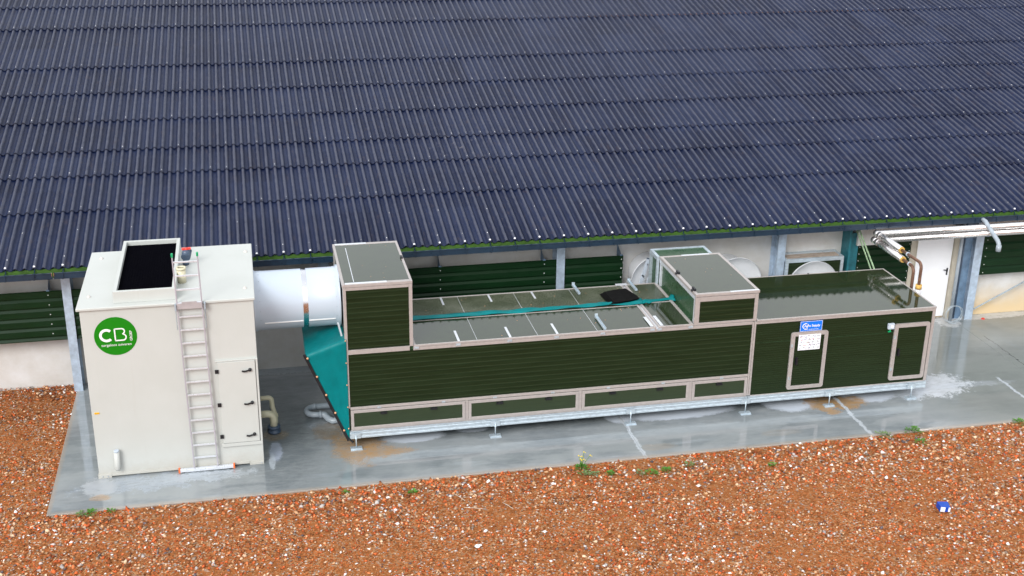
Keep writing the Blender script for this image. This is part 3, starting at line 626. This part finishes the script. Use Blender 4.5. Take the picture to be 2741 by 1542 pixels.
# lids (glossy wet sheets in aluminium rims)
def lid(x0, x1, y0, y1, z0, z1, wd, mat, wy=None, name='lid', sink=.006):
    wy = wy or wd
    f = MB().box(x0, x0 + wd, y0, y1, z0, z1).box(x1 - wd, x1, y0, y1, z0, z1).box(x0 + wd, x1 - wd, y0, y0 + wy, z0, z1).box(x0 + wd, x1 - wd, y1 - wy, y1, z0, z1).build(name + '_frame', A, un, .003)
    f2 = MB().box(x0 + wd + .001, x1 - wd - .001, y0 + wy + .001, y1 - wy - .001, z0, z1 - sink).build(name, mat, f); return f
l1 = lid(6.205, 7.455, -.012, 2.2, 3.198, 3.252, .045, mt['lid'], .09)
MB().bar((6.437, 1.95, 3.2475), (6.423, .13, 3.2475), .012, .004).build('lid_joint', mt['alu2'], l1)
MB().box(7.40, 7.44, 1.16, 1.28, 3.253, 3.28).build('lid_latch', mt['black'], l1)
MB().box(6.25, 6.85, 2.12, 2.19, 3.253, 3.258).build('cover_strip', mt['alu2'], l1)
MB().box(6.26, 7.0, .0, .07, 3.253, 3.258).build('cover_strip', mt['alu2'], l1)
l2 = lid(12.845, 14.14, -.012, 2.15, 2.542, 2.596, .06, mt['lid'], .07)
for y in (1.15, .23): MB().box(12.87, 12.91, y - .07, y + .07, 2.597, 2.64).box(12.83, 12.87, y - .05, y - .0, 2.58, 2.62).build('lid_latch', mt['black'], l2)
MB().box(13.55, 14.13, -.01, .045, 2.597, 2.602).build('cover_strip', mt['alu2'], l2)
MB().box(13.3, 13.9, 2.09, 2.145, 2.597, 2.602).build('cover_strip', mt['alu2'], l2)
# main lid: back row mottled, front row wet, split by the strap
lf = MB().box(7.458, 12.095, -.008, .03, 1.955, 1.988).box(12.145, 12.84, -.008, .03, 1.955, 1.988).box(7.458, 12.05, 2.215, 2.245, 1.955, 1.988).box(12.145, 12.84, 2.215, 2.245, 1.955, 1.988).box(7.458, 7.50, .03, 2.215, 1.955, 1.988)\
    .box(12.055, 12.095, .03, 2.215, 1.955, 1.99).box(12.145, 12.185, .03, 2.215, 1.955, 1.99).box(12.78, 12.84, .03, 2.215, 1.955, 1.99).box(7.5, 12.055, 1.12, 1.14, 1.96, 1.986).box(12.185, 12.78, 1.2, 1.225, 1.96, 1.986).build('lid_frame', A, un, .003)
for xa, xb, rows in ((7.501, 12.054, ((.031, 1.119, 'lid'), (1.141, 2.214, 'lid2'))), (12.186, 12.779, ((.031, 1.199, 'lid'), (1.226, 2.214, 'lid2')))):
    for ya, yb, mk in rows: MB().box(xa, xb, ya, yb, 1.955, 1.977).build('lid', mt[mk], lf)
MB().box(12.096, 12.144, -.006, 2.24, 1.94, 1.958).build('gap_strip', mt['alu2'], un)
for x in (8.645, 9.795, 10.95): MB().box(x - .003, x + .003, .04, 1.11, 1.977, 1.9795).box(x - .003, x + .003, 1.15, 2.2, 1.977, 1.9795).build('lid_joint', mt['alu2'], lf)
for x in (8.304, 9.274, 10.173): MB().box(x - .022, x + .022, .035, .53, 1.979, 1.985).build('hinge_bar', mt['alu2'], lf)
for x in (8.31, 9.275, 10.168): MB().box(x - .02, x + .02, 1.84, 2.24, 1.979, 1.985).build('hinge_bar', mt['alu2'], lf)
for x, ya, yb in ((11.095, .04, .66), (11.085, 1.87, 2.36), (12.28, 1.85, 2.38)):
    MB().box(x - .02, x + .02, ya, yb, 1.992, 2.0).box(x - .026, x - .02, ya, yb, 1.992, 2.03).box(x + .02, x + .026, ya, yb, 1.992, 2.03).box(x - .03, x + .03, yb - .02, yb, 1.99, 2.07).build('lifting_bracket', mt['galv'], lf)
for q_ in ((11.99, 12.05, .03, .5), (12.19, 12.25, .03, .52), (11.96, 12.2, 2.2, 2.3)): MB().box(*q_, 1.991, 1.996).build('cover_strip', mt['alu2'], lf)
for x in (7.51, 8.283, 9.25, 10.147, 11.045, 12.019, 12.161, 12.784): MB().box(x - .045, x + .045, -.016, -.003, 1.91, 1.958).box(x - .03, x + .03, -.022, -.016, 1.925, 1.94).build('clip', mt['galv'], un)
lr = lid(14.14, 17.955, -.012, 2.21, 1.938, 1.972, .035, mt['lid'], .035, sink=.004)
for x in (14.7, 16.2, 16.9): MB().box(x - .012, x + .012, 2.175, 2.205, 1.972, 1.984).build('rivet', mt['black'], lr)
m = MB(); rs = random.Random(3)      # small debris and screw heads on the lids
for _ in range(26): m.sphere((rs.uniform(7.6, 12.7), rs.uniform(.1, 2.1), 1.979), rs.uniform(.006, .012), 6, .4)
for _ in range(7): m.sphere((rs.uniform(6.5, 7.3), rs.uniform(.2, 2.), 3.248), .006, 6, .4)
for _ in range(6): m.sphere((rs.uniform(13, 14), rs.uniform(.2, 2.), 2.592), .007, 6, .4)
m.build('lid_screws', mt['brass'], un)
# rear duct box behind the raised hood
rb = MB().box(12.86, 13.97, 2.21, 2.62, .9, 2.565).build('rear_casing', mt['green_side'], un)
MB().box(12.80, 12.86, 2.17, 2.66, 2.50, 2.582).box(13.94, 14.0, 2.17, 2.66, 2.50, 2.582).box(12.86, 13.94, 2.6, 2.66, 2.50, 2.582).box(12.80, 12.858, 2.6, 2.655, .9, 2.5).box(12.80, 12.85, 2.17, 2.22, 1.99, 2.5).build('rear_frame', mt['galv'], rb)
# base drawers
for x0, x1, hs_, cl in ((6.272, 8.412, (6.877, 7.817), (6.80, 8.0)), (8.472, 10.612, (9.07, 10.016), (8.98, 10.1)), (10.68, 12.836, (11.283, 12.232), (11.2, 12.3)), (12.902, 14.042, (13.453,), (13.5,))):
    f = frame(x0, x1, .372, .765, .056, -.016, .02).build('drawer', A, un, .004)
    MB().box(x0 + .057, x1 - .057, -.008, .018, .429, .708).build('drawer_panel', M('drawer_green', (.022, .038, .016), .4, var=.15, stretch=(.4, 1, 5)), f)
    for x in hs_:
        MB().box(x - .062, x + .062, -.014, -.009, .645, .70).bar((x - .058, -.034, .678), (x + .058, -.034, .678), .03, .03).bar((x - .048, -.01, .678), (x - .048, -.035, .678), .012).bar((x + .048, -.01, .678), (x + .048, -.035, .678), .012).build('handle', mt['black'], f)
    for x in cl: MB().box(x - .035, x + .035, -.01, -.003, .776, .806).build('clip', mt['galv'], un)
MB().box(6.268, 14.05, -.001, .05, .345, .368).box(8.416, 8.468, -.001, .05, .369, .77).box(10.616, 10.676, -.001, .05, .369, .77).box(12.84, 12.898, -.001, .05, .369, .77).build('frame', A, un)
# access doors
def rrect(x0, x1, z0, z1, r_, n_=5):
    out = []
    for cx, cz, a in ((x1 - r_, z1 - r_, 0), (x0 + r_, z1 - r_, 90), (x0 + r_, z0 + r_, 180), (x1 - r_, z0 + r_, 270)):
        out += [(cx + r_ * math.cos(R(a + 90 * i / n_)), cz + r_ * math.sin(R(a + 90 * i / n_))) for i in range(n_ + 1)]
    return out
def ring(o_, i_, y0, y1):
    n_ = len(o_); vs = [(x, y, z) for y in (y0, y1) for P_ in (o_, i_) for x, z in P_]; fs = []
    for k in range(n_):
        j = (k + 1) % n_; fs += [(k, j, n_ + j, n_ + k), (2 * n_ + k, 3 * n_ + k, 3 * n_ + j, 2 * n_ + j), (k, 2 * n_ + k, 2 * n_ + j, j), (n_ + k, n_ + j, 3 * n_ + j, 3 * n_ + k)]
    return MB().add(vs, fs)
for x0, x1, z0, z1, hx, hz in ((14.882, 15.657, .42, 1.648, 15.03, 1.036), (17.086, 17.858, .427, 1.66, 17.225, 1.044)):
    f = ring(rrect(x0, x1, z0, z1, .05), rrect(x0 + .045, x1 - .045, z0 + .045, z1 - .045, .012), -.022, .01).build('access_door', A, un)
    ring(rrect(x0 + .044, x1 - .044, z0 + .044, z1 - .044, .012), rrect(x0 + .078, x1 - .078, z0 + .078, z1 - .078, .004), -.030, .0).build('door_rim', A, f)
    grooved(x0 + .078, x1 - .078, z0 + .078, z1 - .078, -.012, .048, .0025, .003).build('door_panel', mt['green_fine'], f)
    MB().box(hx - .026, hx + .026, -.018, -.013, hz - .08, hz + .08).bar((hx, -.045, hz - .07), (hx, -.045, hz + .07), .034, .03).bar((hx, -.012, hz + .05), (hx, -.045, hz + .05), .015).bar((hx, -.012, hz - .05), (hx, -.045, hz - .05), .015).build('handle', mt['black'], f)
    for z in (z0 + .25, z1 - .28): MB().box(x0 + .01, x0 + .04, -.036, -.023, z - .03, z + .03).build('hinge', mt['galv'], f)
# signs on the right-hand section
sg = MB().box(15.05, 15.515, -.008, .004, 1.655, 1.868).build('blue_sign', mt['blue'], un)
frame(15.052, 15.513, 1.657, 1.866, .006, -.010, -.0085).build('sign_border', mt['logowhite'], sg)
text('Agro Supply', .067, (15.135, -.0095, 1.748), mt['logowhite'], sg, 'sign_text', 0, bold=.0012)
sw = [(15.165 + .062 * math.cos(R(a)), 1.765 + .055 * math.sin(R(a))) for a in range(75, 236, 10)]
stroke(sw, .016, -.0125, -.0085).build('sign_swoosh', mt['logowhite'], sg)
sw = [(15.165 + .062 * math.cos(R(a)), 1.765 + .055 * math.sin(R(a))) for a in range(10, 61, 10)]
stroke(sw, .012, -.0125, -.0085).build('sign_swoosh', mt['logowhite'], sg)
MB().box(15.14, 15.21, -.011, -.0085, 1.696, 1.713).box(15.23, 15.44, -.011, -.0085, 1.690, 1.696).build('sign_line', mt['logowhite'], sg)
psm = MB().box(15.032, 15.495, -.036, -.0305, 1.268, 1.595)
inks = [M('ink_grey', (.28, .3, .38), .6), M('ink_red', (.7, .2, .2), .6), M('ink_green', (.3, .5, .35), .6), M('ink_blue', (.06, .12, .3), .6)]
ms = [MB() for _ in inks]; rr_ = random.Random(11)
for iy in range(5):
    for ix in range(5):
        cx_, cz_ = 15.075 + ix * .092, 1.56 - iy * .063
        for _ in range(5):
            k = rr_.choices((0, 1, 2, 3), (6, 1, 1, 1.3))[0]; a, b_ = cx_ + rr_.uniform(-.03, .03), cz_ + rr_.uniform(-.018, .018)
            if rr_.random() < .5: ms[k].box(a - rr_.uniform(.008, .022), a + rr_.uniform(.008, .022), -.0372, -.0362, b_ - .005, b_ + .005)
            else: ms[k].bar((a, -.0367, b_), (a + rr_.uniform(-.02, .02), -.0367, b_ + rr_.uniform(-.012, .012)), .008, .001, (0, 1, 0))
mi = [0] * len(psm.f)
for k, m_ in enumerate(ms): psm.add(m_.v, m_.f); mi += [k + 1] * len(m_.f)
ps = psm.build('notice_sheet', mt['paper'], un)
for i_ in inks: ps.data.materials.append(i_)
ps.data.polygons.foreach_set('material_index', mi)
sk = MB().box(16.925, 17.06, -.05, .004, 1.57, 1.69).build('socket_box', mt['white'], un, .008)
MB().box(16.975, 17.03, -.056, -.051, 1.605, 1.655).build('socket_cover', mt['paper'], sk)
MB().tube([(16.975, -.03, 1.57), (16.98, -.03, 1.53), (17.0, -.03, 1.51)], .014, 8).box(16.95, 16.99, -.03, .0, 1.50, 1.525).build('cable_gland', mt['capgreen'], sk)
# galvanised base frame and feet
def channel(x0, x1, y, s_=1):
    return MB().profx([(y, .194), (y, .222), (y + s_ * .012, .232), (y + s_ * .012, .262), (y + s_ * .004, .272), (y + s_ * .004, .29), (y + s_ * .014, .30), (y + s_ * .014, .318), (y, .326), (y, .341), (y + s_ * .06, .341), (y + s_ * .06, .194)], x0, x1)
channel(6.24, 14.075, -.02).build('base_beam', mt['galv'], un); channel(14.085, 17.95, -.02).build('base_beam', mt['galv'], un)
channel(6.24, 14.075, 2.2, -1).build('base_beam', mt['galv'], un); channel(14.085, 17.95, 2.2, -1).build('base_beam', mt['galv'], un)
m = MB()
for x in (6.27, 8.4, 10.6, 12.8, 14.05, 14.13, 16.0, 17.9): m.box(x - .03, x + .03, .042, 2.138, .2, .34)
m.build('cross_member', mt['galv'], un)
fx = (6.33, 9.0, 11.72, 14.02, 15.75, 17.6)
def foot(x, y):
    f = MB().box(x - .11, x + .11, y - .075, y + .075, .0, .006).box(x - .105, x + .105, y - .05, y + .05, .006, .03).build('foot', mt['galv'], un, .003)
    MB().tube([(x, y, .03), (x, y, .27)], .012, 10).tube([(x, y, .20), (x, y, .215)], .022, 6).box(x - .09, x + .09, y + .012, y + .028, .205, .31).build('foot_bolt', mt['galv'], f)
    return f
# px-derived positions of the six front feet
for x in (6.348, 8.98, 11.66, 14.03, 15.82, 17.62): foot(x, -.062)
for x in (6.4, 9.0, 11.66, 14.03, 15.82, 17.62): foot(x, 2.24)

# ------------------------------------------------------------------ teal tarpaulin skirt
tp = thing('tarpaulin', (5.9, .5, .2), 'teal tarpaulin skirt with brass studs hung under the white duct', 'tarpaulin')
def sheet(corners, nu, nv, amp, thick=.006, seed=1):
    r2 = random.Random(seed); a, b_, c_, d_ = [Vector(p) for p in corners]; nrm = (b_ - a).cross(d_ - a).normalized(); m = MB(); vs = []
    for sgn in (0, 1):
        for i in range(nu + 1):
            for j in range(nv + 1):
                u, v_ = i / nu, j / nv; p = (a * (1 - u) + b_ * u) * (1 - v_) + (d_ * (1 - u) + c_ * u) * v_
                e = math.sin(math.pi * u) * math.sin(math.pi * v_)
                q = amp * e * (math.sin(7 * u + 2.2 * v_ + seed) + .6 * math.sin(15 * v_ - 6 * u + seed * 2) + .4 * math.sin(23 * u + 9 * v_))
                vs.append(p + nrm * (q + sgn * thick))
    k = (nu + 1) * (nv + 1); fs = []
    for o in (0, k):
        for i in range(nu):
            for j in range(nv): t = o + i * (nv + 1) + j; fs.append((t, t + 1, t + nv + 2, t + nv + 1))
    m.add(vs, fs, True)
    def side(idx): m.f.extend([(p, q, q + k, p + k) for p, q in zip(idx, idx[1:])]); m.sm.extend([False] * (len(idx) - 1))
    side([i * (nv + 1) for i in range(nu + 1)]); side([i * (nv + 1) + nv for i in range(nu + 1)]); side(list(range(nv + 1))); side([nu * (nv + 1) + j for j in range(nv + 1)])
    return m
# folded pieces: front sheet, top sheet, underside
sheet([(6.235, -.01, .18), (6.24, -.012, 2.205), (5.505, .0, 1.945), (6.20, -.01, .25)], 24, 24, .008).build('front_sheet', mt['teal'], tp)
sheet([(5.503, .0, 1.94), (6.24, -.01, 2.20), (6.245, 1.75, 2.02), (5.53, 1.75, 1.78)], 20, 20, .012, seed=3).build('top_sheet', mt['teal'], tp)
sheet([(5.512, .03, 1.91), (5.54, 1.72, 1.76), (6.24, 1.72, .2), (6.225, .03, .2)], 10, 10, .004, seed=5).build('side_sheet', mt['teal'], tp)
MB().bar((5.485, .0, 1.955), (6.215, -.005, .16), .05, .045, (0, 1, 0)).build('edge_batten', mt['black'], tp)
MB().bar((6.30, -.05, .13), (6.215, -.02, .2), .03).build('edge_batten', mt['black'], tp)
for x, z in ((5.549, 1.9), (5.702, 1.523), (5.851, 1.146), (6.001, .769), (6.148, .394)): MB().lathe([(.001, -.03), (.018, -.028), (.021, -.012), (.012, 0)], (x - .012, -.024, z), 'Y', 12).build('stud', mt['brass'], tp)
for z in (2.185, 1.745, 1.305, .857, .417): MB().lathe([(.001, -.02), (.012, -.018), (.012, 0)], (6.222, -.022, z), 'Y', 10).build('stud', mt['brass'], tp)
MB().bar((6.14, .52, 2.32), (6.195, .2, 2.10), .03, .02).build('support_strip', mt['alu2'], tp)
# strap of the same fabric along the main lid
m = MB(); rs = random.Random(5); vs = []; npt = 90
for i in range(npt + 1):
    x = 7.50 + (12.24 - 7.50) * i / npt; t = i / npt
    yc = 1.215 + .03 * t + .01 * math.sin(9 * t); hw = .088 + .02 * math.sin(6 * t + 1) + (.02 if t > .8 else 0)
    for j in range(7):
        u = j / 6 * 2 - 1; zz = 1.985 + .022 * abs(math.sin(2.4 * u + 5 * t)) + .014 * math.sin(13 * u + 40 * t) * (.3 + t) + .008
        vs.append((x, yc + hw * u + .012 * math.sin(25 * t + u), max(1.989, zz)))
fs = [(i * 7 + j, i * 7 + j + 1, (i + 1) * 7 + j + 1, (i + 1) * 7 + j) for i in range(npt) for j in range(6)]
m.add(vs, fs, True); 
vs = []
prof_ = [(12.20, .10, .03), (12.27, .055, .07), (12.33, .11, .04), (12.42, .055, .03), (12.6, .05, .025), (12.75, .05, .03), (12.80, .06, .04), (12.86, .13, .09), (12.89, .15, .10)]
for x, hw, hh in prof_:
    yc = 1.24 + (x - 12.2) * .12
    for j in range(9):
        u = j / 8 * 2 - 1; vs.append((x, yc + hw * u, 1.991 + hh * (1 - u * u) * (.7 + .3 * math.sin(11 * u + x * 30))))
fs = [(i * 9 + j, i * 9 + j + 1, (i + 1) * 9 + j + 1, (i + 1) * 9 + j) for i in range(len(prof_) - 1) for j in range(8)]
m.add(vs, fs, True)
st_ = m.build('tarpaulin_strip', mt['teal']); tag(st_, 'narrow crumpled teal fabric strip lying along the low lid', 'tarpaulin')
so_ = st_.modifiers.new('thick', 'SOLIDIFY'); so_.thickness = .004
# black rubber mats
def poly(pts, z0, z1):
    n_ = len(pts); return [(x, y, z) for z in (z0, z1) for x, y in pts], [tuple(range(n_ - 1, -1, -1)), tuple(range(n_, 2 * n_))] + [(i, (i + 1) % n_, (i + 1) % n_ + n_, i + n_) for i in range(n_)]
m = MB(); P0 = [(11.585, 1.80), (11.8, 1.86), (12.07, 1.90), (12.17, 1.50), (12.19, 1.34), (11.9, 1.24), (11.63, 1.20), (11.59, 1.5)]
for k in range(4):
    off = (3 - k) * -.03; m.add(*poly([(x + off + random.uniform(-.012, .012), y + random.uniform(-.012, .012)) for x, y in P0], 1.992 + k * .014, 2.003 + k * .014))
tag(m.build('rubber_mat', M('black_mat', (.004, .004, .004), .85, spec=1.2), bevel=.003), 'stack of black rubber mats on the low lid beside the teal strip', 'rubber mat')

# ------------------------------------------------------------------ things between unit and barn
def fan(x, z, label):
    t = thing('exhaust_fan', (x, 3.12, z), label, 'fan', 'white fans on the barn wall')
    y = 3.10
    MB().lathe([(.60, y), (.607, y + .012), (.60, y + .03), (.52, y + .12), (.47, y + .26), (.46, WY - .01)], (x, 0, z), 'Y', 56).lathe([(.595, y + .006), (.54, y + .05), (.46, y + .10), (.30, y + .13), (.0001, y + .14)], (x, 0, z), 'Y', 56).build('cone', mt['fanwhite'], t)
    return t
fan(13.17, 1.65, 'white round fan cone behind the ladder pieces and raised hood')
fan(14.97, 1.48, 'white fan cone beside the raised hood without a box behind it')
fan(16.80, 1.28, 'white fan cone in front of the galvanised wall box')
bx = thing('wall_inlet_box', (16.9, 3.5, .6), 'galvanised framed box with green panels mounted on the wall behind a fan', 'wall box')
MB().box(16.26, 17.54, 3.34, WY - .004, .64, 1.84).build('box_panel', G, bx)
MB().box(16.21, 17.59, 3.312, 3.37, 1.80, 1.882).box(16.21, 16.275, 3.312, 3.37, .6, 1.80).box(17.525, 17.59, 3.312, 3.37, .6, 1.80).box(16.275, 17.525, 3.312, 3.37, .6, .66).box(16.21, 16.26, 3.37, WY - .005, 1.82, 1.882).box(17.54, 17.59, 3.37, WY - .005, 1.82, 1.882).box(16.26, 17.54, 3.68, WY - .005, 1.82, 1.885).build('box_frame', mt['galv'], bx)
MB().box(16.262, 17.538, 3.371, 3.679, 1.841, 1.862).build('box_top', M('dusty_top', (.42, .34, .28), .7, var=.25, scale=9), bx)
MB().box(16.30, 17.50, 3.328, 3.34, 1.50, 1.512).build('panel_joint', mt['galvdark'], bx)

def laddie(name, ctr, lab, yy):
    t = thing(name, ctr, lab, 'ladder'); return t
ls = thing('step_ladder', (12.9, 2.9, 1.2), 'short folded aluminium ladder leaning behind the low lid against the hood', 'ladder')
# rails seen edge-on, leaning against the rear casing (positions on the plane Y = 3.0)
def P3(x, z): return (x, 3.0, z)
for a, b_ in (((12.90, 2.23), (12.62, 1.2)), ((13.035, 2.10), (12.74, 1.05))):
    MB().bar(P3(*a), P3(*b_), .075, .03, (0, 1, 0)).build('rail', mt['white'], ls, .004)
    MB().bar(P3(a[0] + .001, a[1]), P3(a[0] + .006, a[1] + .02), .08, .036, (0, 1, 0)).build('end_cap', mt['pvcdark'], ls)
for a, b_ in (((12.875, 2.12), (12.975, 2.03)), ((12.77, 1.88), (12.88, 1.77)), ((12.70, 1.64), (12.81, 1.53)), ((12.66, 1.4), (12.75, 1.3))):
    MB().bar(P3(*a), P3(*b_), .03).build('rung', mt['alu2'], ls)

# insulated pipes
for nm, z, xb, ys, lab, yend in (('u', 2.553, 18.045, 3.31, 'upper silver insulated pipe under the gutter with bent rusty end', 1.74), ('l', 2.402, 18.005, 3.25, 'lower silver insulated pipe under the gutter with shorter rusty end', 1.57)):
    t = thing('insulated_pipe', (20, 2.80, z), lab, 'pipe', 'insulated pipes under the gutter')
    m = MB().tube([(xb - .02, 2.80, z), (30, 2.80, z)], .066, 24).tube([(xb, 2.87, z), (xb, 2.73, z)], .070, 24)
    for x in np.arange(19.6, 30, 1.1): m.tube([(x, 2.80, z), (x + .03, 2.80, z)], .069, 24)
    m.build('pipe_jacket', mt['foil'], t)
    MB().tube([(xb, 2.77, z), (xb, yend, z)], .069, 24).tube([(xb, 2.67, z), (xb, 2.62, z)], .074, 24).build('branch_jacket', mt['foil'], t)
    MB().tube([(xb, yend + .02, z), (xb, yend - .025, z)], .064, 20).build('insulation', mt['insul'], t)
    ye = .90 if nm == 'u' else 1.10
    pp = [(xb, yend, z), (xb, ye + .12, z)] + [(xb, ye + .12 - .12 * math.sin(R(a)), z - .12 + .12 * math.cos(R(a))) for a in range(15, 91, 15)] + [(xb, ye, .95)]
    MB().tube(pp, .033, 16).build('bare_pipe', mt['copper'], t)
    MB().tube([(xb, yend - .26, z), (xb, yend - .29, z)], .046, 16).build('pipe_ring', mt['white'], t)
    if nm == 'u':
        MB().tube([(xb, ye, 2.09), (xb, ye, 2.0)], .064, 20).build('insulation', mt['insul'], t)
        MB().tube([(xb, ye, 1.995), (xb, ye, 1.0)], .060, 20).build('drop_jacket', mt['foil'], t)
    MB().tube([(xb + .01, ye, 1.0), (17.957, ye, 1.0)], .04, 12).build('inlet_elbow', mt['galv'], t)
# wire coil
m = MB()
for k in range(5):
    m.tube([(20.56 + (.21 + .008 * k) * math.cos(R(a)), 3.33 + .05 * math.sin(R(a) + k) + .012 * k, .235 + (.205 + .004 * k) * math.sin(R(a))) for a in range(0, 361, 12)], .004, 5, cap=False)
tag(m.build('wire_coil', mt['galv']), 'loose coil of thin wire standing by the column base', 'wire coil')
# grey drain trap on the slab
dp = thing('drain_pipe', (5.8, 1.3, 0), 'grey plastic pipe trap curling on the concrete beside the green unit', 'drain pipe')
pu = [(6.9, 1.56, .13), (5.70, 1.56, .13)] + [(5.70 - .175 * math.sin(R(a)), 1.385 + .175 * math.cos(R(a)), .13) for a in range(15, 166, 15)] + [(5.70, 1.21, .13), (5.80, 1.21, .125)]
MB().tube(pu, .055, 16).tube([(5.72, 1.56, .13), (5.66, 1.56, .13)], .062, 16).build('upper_pipe', mt['pvc'], dp)
MB().tube([(5.79, 1.21, .125), (5.86, 1.20, .115), (5.93, 1.10, .07), (6.0, 1.02, .065), (6.08, 1.02, .07), (6.16, 1.1, .10), (6.4, 1.3, .3)], .062, 16).tube([(5.76, 1.21, .127), (5.80, 1.21, .125)], .07, 16).build('lower_pipe', mt['pvc'], dp)

# ------------------------------------------------------------------ weeds and litter
def weed(x, y, r_, h, mat, label, nl=40, flowers=False, seed=0):
    rs = random.Random(seed * 13 + 5); t = thing('weed', (x, y, 0), label, 'weed', 'small weeds in the gravel')
    m = MB()
    for _ in range(nl):
        a = rs.uniform(0, 6.283); q = r_ * rs.uniform(.1, 1); lx = x + q * math.cos(a) * .9; ly = y + q * math.sin(a) * .9; z = rs.uniform(.0, h) * (1.1 - q / r_)
        L_ = rs.uniform(.025, .06); wv = L_ * .38; up = rs.uniform(.0, .9); c_, s2 = math.cos(a), math.sin(a)
        m.add([(lx, ly, z), (lx + c_ * L_ * .5 - s2 * wv, ly + s2 * L_ * .5 + c_ * wv, z + up * L_ * .6), (lx + c_ * L_, ly + s2 * L_, z + up * L_ * .7), (lx + c_ * L_ * .5 + s2 * wv, ly + s2 * L_ * .5 - c_ * wv, z + up * L_ * .6)], [(0, 1, 2, 3)])
    m.build('leaves', mat, t)
    m = MB(); tops = []
    for _ in range(7 if flowers else 3):
        a = rs.uniform(0, 6.283); hh = h * (rs.uniform(1.7, 2.7) if flowers else rs.uniform(.6, 1.2)); e = (x + r_ * rs.uniform(.2, 1.2) * math.cos(a), y + r_ * rs.uniform(.2, .8) * math.sin(a), hh)
        m.tube([(x, y, -.02), ((x + e[0]) / 2, (y + e[1]) / 2, hh * .6), e], .004, 5); tops.append(e)
    m.build('stem', mat, t)
    if flowers:
        m = MB()
        for e in tops: m.sphere(e, .015, 8, .6); m.sphere((e[0] + .03, e[1], e[2] - .02), .010, 8, .6)
        m.build('flower', mt['petal'], t)
L1, L2_ = mt['leaf'], mt['leaf2']
weed(10.26, -1.60, .14, .12, L1, 'bushy green weed with yellow flowers at the slab edge', 90, True, 1)
weed(10.27, -1.80, .08, .05, L2_, 'pale weed just in front of the yellow flowering one', 26, seed=2)
weed(10.44, -1.84, .10, .05, L2_, 'grey green spreading weed right of the yellow flowering one', 34, seed=3)
weed(10.72, -1.86, .07, .07, L1, 'round bright green weed between grey green weed and leafy clump', 40, seed=4)
weed(11.26, -1.93, .08, .05, L2_, 'thin pale weed left of the leafy clump', 22, seed=5)
weed(11.46, -1.98, .12, .07, L1, 'leafy dark clump, biggest of the weeds out in the gravel', 50, seed=6)
weed(11.77, -1.93, .08, .06, L1, 'fresh green weed just right of the leafy clump', 40, seed=7)
weed(12.22, -1.83, .09, .07, L2_, 'grey green weed beneath the right drawer, nearer the slab', 36, seed=8)
weed(13.74, -2.10, .06, .04, L1, 'lone tiny green weed out in gravel right of centre', 26, seed=9)
weed(1.77, -1.46, .10, .06, L1, 'bright green weed at the left slab corner', 50, seed=10)
weed(1.60, -1.48, .07, .05, mt['leaf2'], 'yellowish weed at the far left slab corner', 26, seed=11)
weed(7.17, -1.83, .07, .04, L1, 'small green weed in gravel below the steel foot', 26, seed=12)
weed(16.30, -1.44, .16, .08, L2_, 'low grey green weed on the slab edge below the first access door', 46, seed=13)
weed(16.95, -1.42, .17, .11, L1, 'taller tufted weed on the slab edge below the second access door', 80, seed=14)
weed(16.88, -1.82, .11, .05, L1, 'flat green weed in gravel in front of the tufted one', 36, seed=15)
weed(19.2, -1.46, .16, .07, L1, 'spreading green weed at the far right slab edge', 60, seed=16)
weed(2.08, -1.47, .05, .05, L1, 'tiny weed right of the left slab corner pair', 18, seed=17)
weed(6.0, -1.62, .05, .04, L1, 'little sprig at the slab edge below the teal tarpaulin', 16, seed=18)
bxs = thing('carton', (16.0, -4.1, 0), 'small crushed blue and white carton lying on gravel', 'litter')
v8 = [Vector(p) for p in ((15.92, -4.16, -.01), (16.08, -4.20, -.01), (16.13, -4.02, -.01), (15.95, -3.98, -.01))]
hh = Vector((.01, .0, .10))
MB().add(v8 + [p + hh for p in v8], [(3, 2, 1, 0), (4, 5, 6, 7), (0, 1, 5, 4), (1, 2, 6, 5), (2, 3, 7, 6), (3, 0, 4, 7)]).build('carton_body', mt['boxblue'], bxs, .008)
MB().add([(15.925, -4.168, 0), (16.0, -4.187, 0), (16.01, -4.187, .085), (15.93, -4.168, .09)], [(0, 1, 2, 3)]).add([(16.05, -4.2, .0), (16.085, -4.207, 0), (16.095, -4.207, .08), (16.06, -4.2, .085)], [(0, 1, 2, 3)]).build('carton_label', mt['paper'], bxs)
tag(MB().lathe([(.001, .02), (.035, .02), (.045, 0)], (21.44, 3.48, 0), n=12).build('bottle_cap', mt['red']), 'small red plastic cap on the concrete near the wall', 'litter')
for i, (a, b_, lab) in enumerate([((7.85, -2.02), (8.0, -2.28), 'pale straw stalk in gravel left of centre, steep'), ((7.95, -2.5), (8.3, -2.62), 'long pale straw stalk in gravel lying nearly flat'), ((8.62, -2.46), (8.76, -2.7), 'short pale straw stalk beside the long flat one')]):
    tag(MB().tube([(a[0], a[1], .012), ((a[0] + b_[0]) / 2, (a[1] + b_[1]) / 2, .02), (b_[0], b_[1], .01)], .005, 5).build('straw', mt['straw']), lab, 'straw')
tag(MB().sphere((7.95, -3.7, .01), .05, 8, .5).sphere((8.0, -3.68, .01), .03, 8, .5).build('pebble', mt['logowhite']), 'large white pebble standing out in the front gravel', 'pebble')
tag(MB().bar((18.0, -3.42, .015), (18.12, -3.38, .02), .03, .015).bar((18.10, -3.39, .02), (18.15, -3.44, .01), .025, .012).build('scrap', mt['black']), 'black curved scrap of rubber at the right edge of gravel', 'litter')
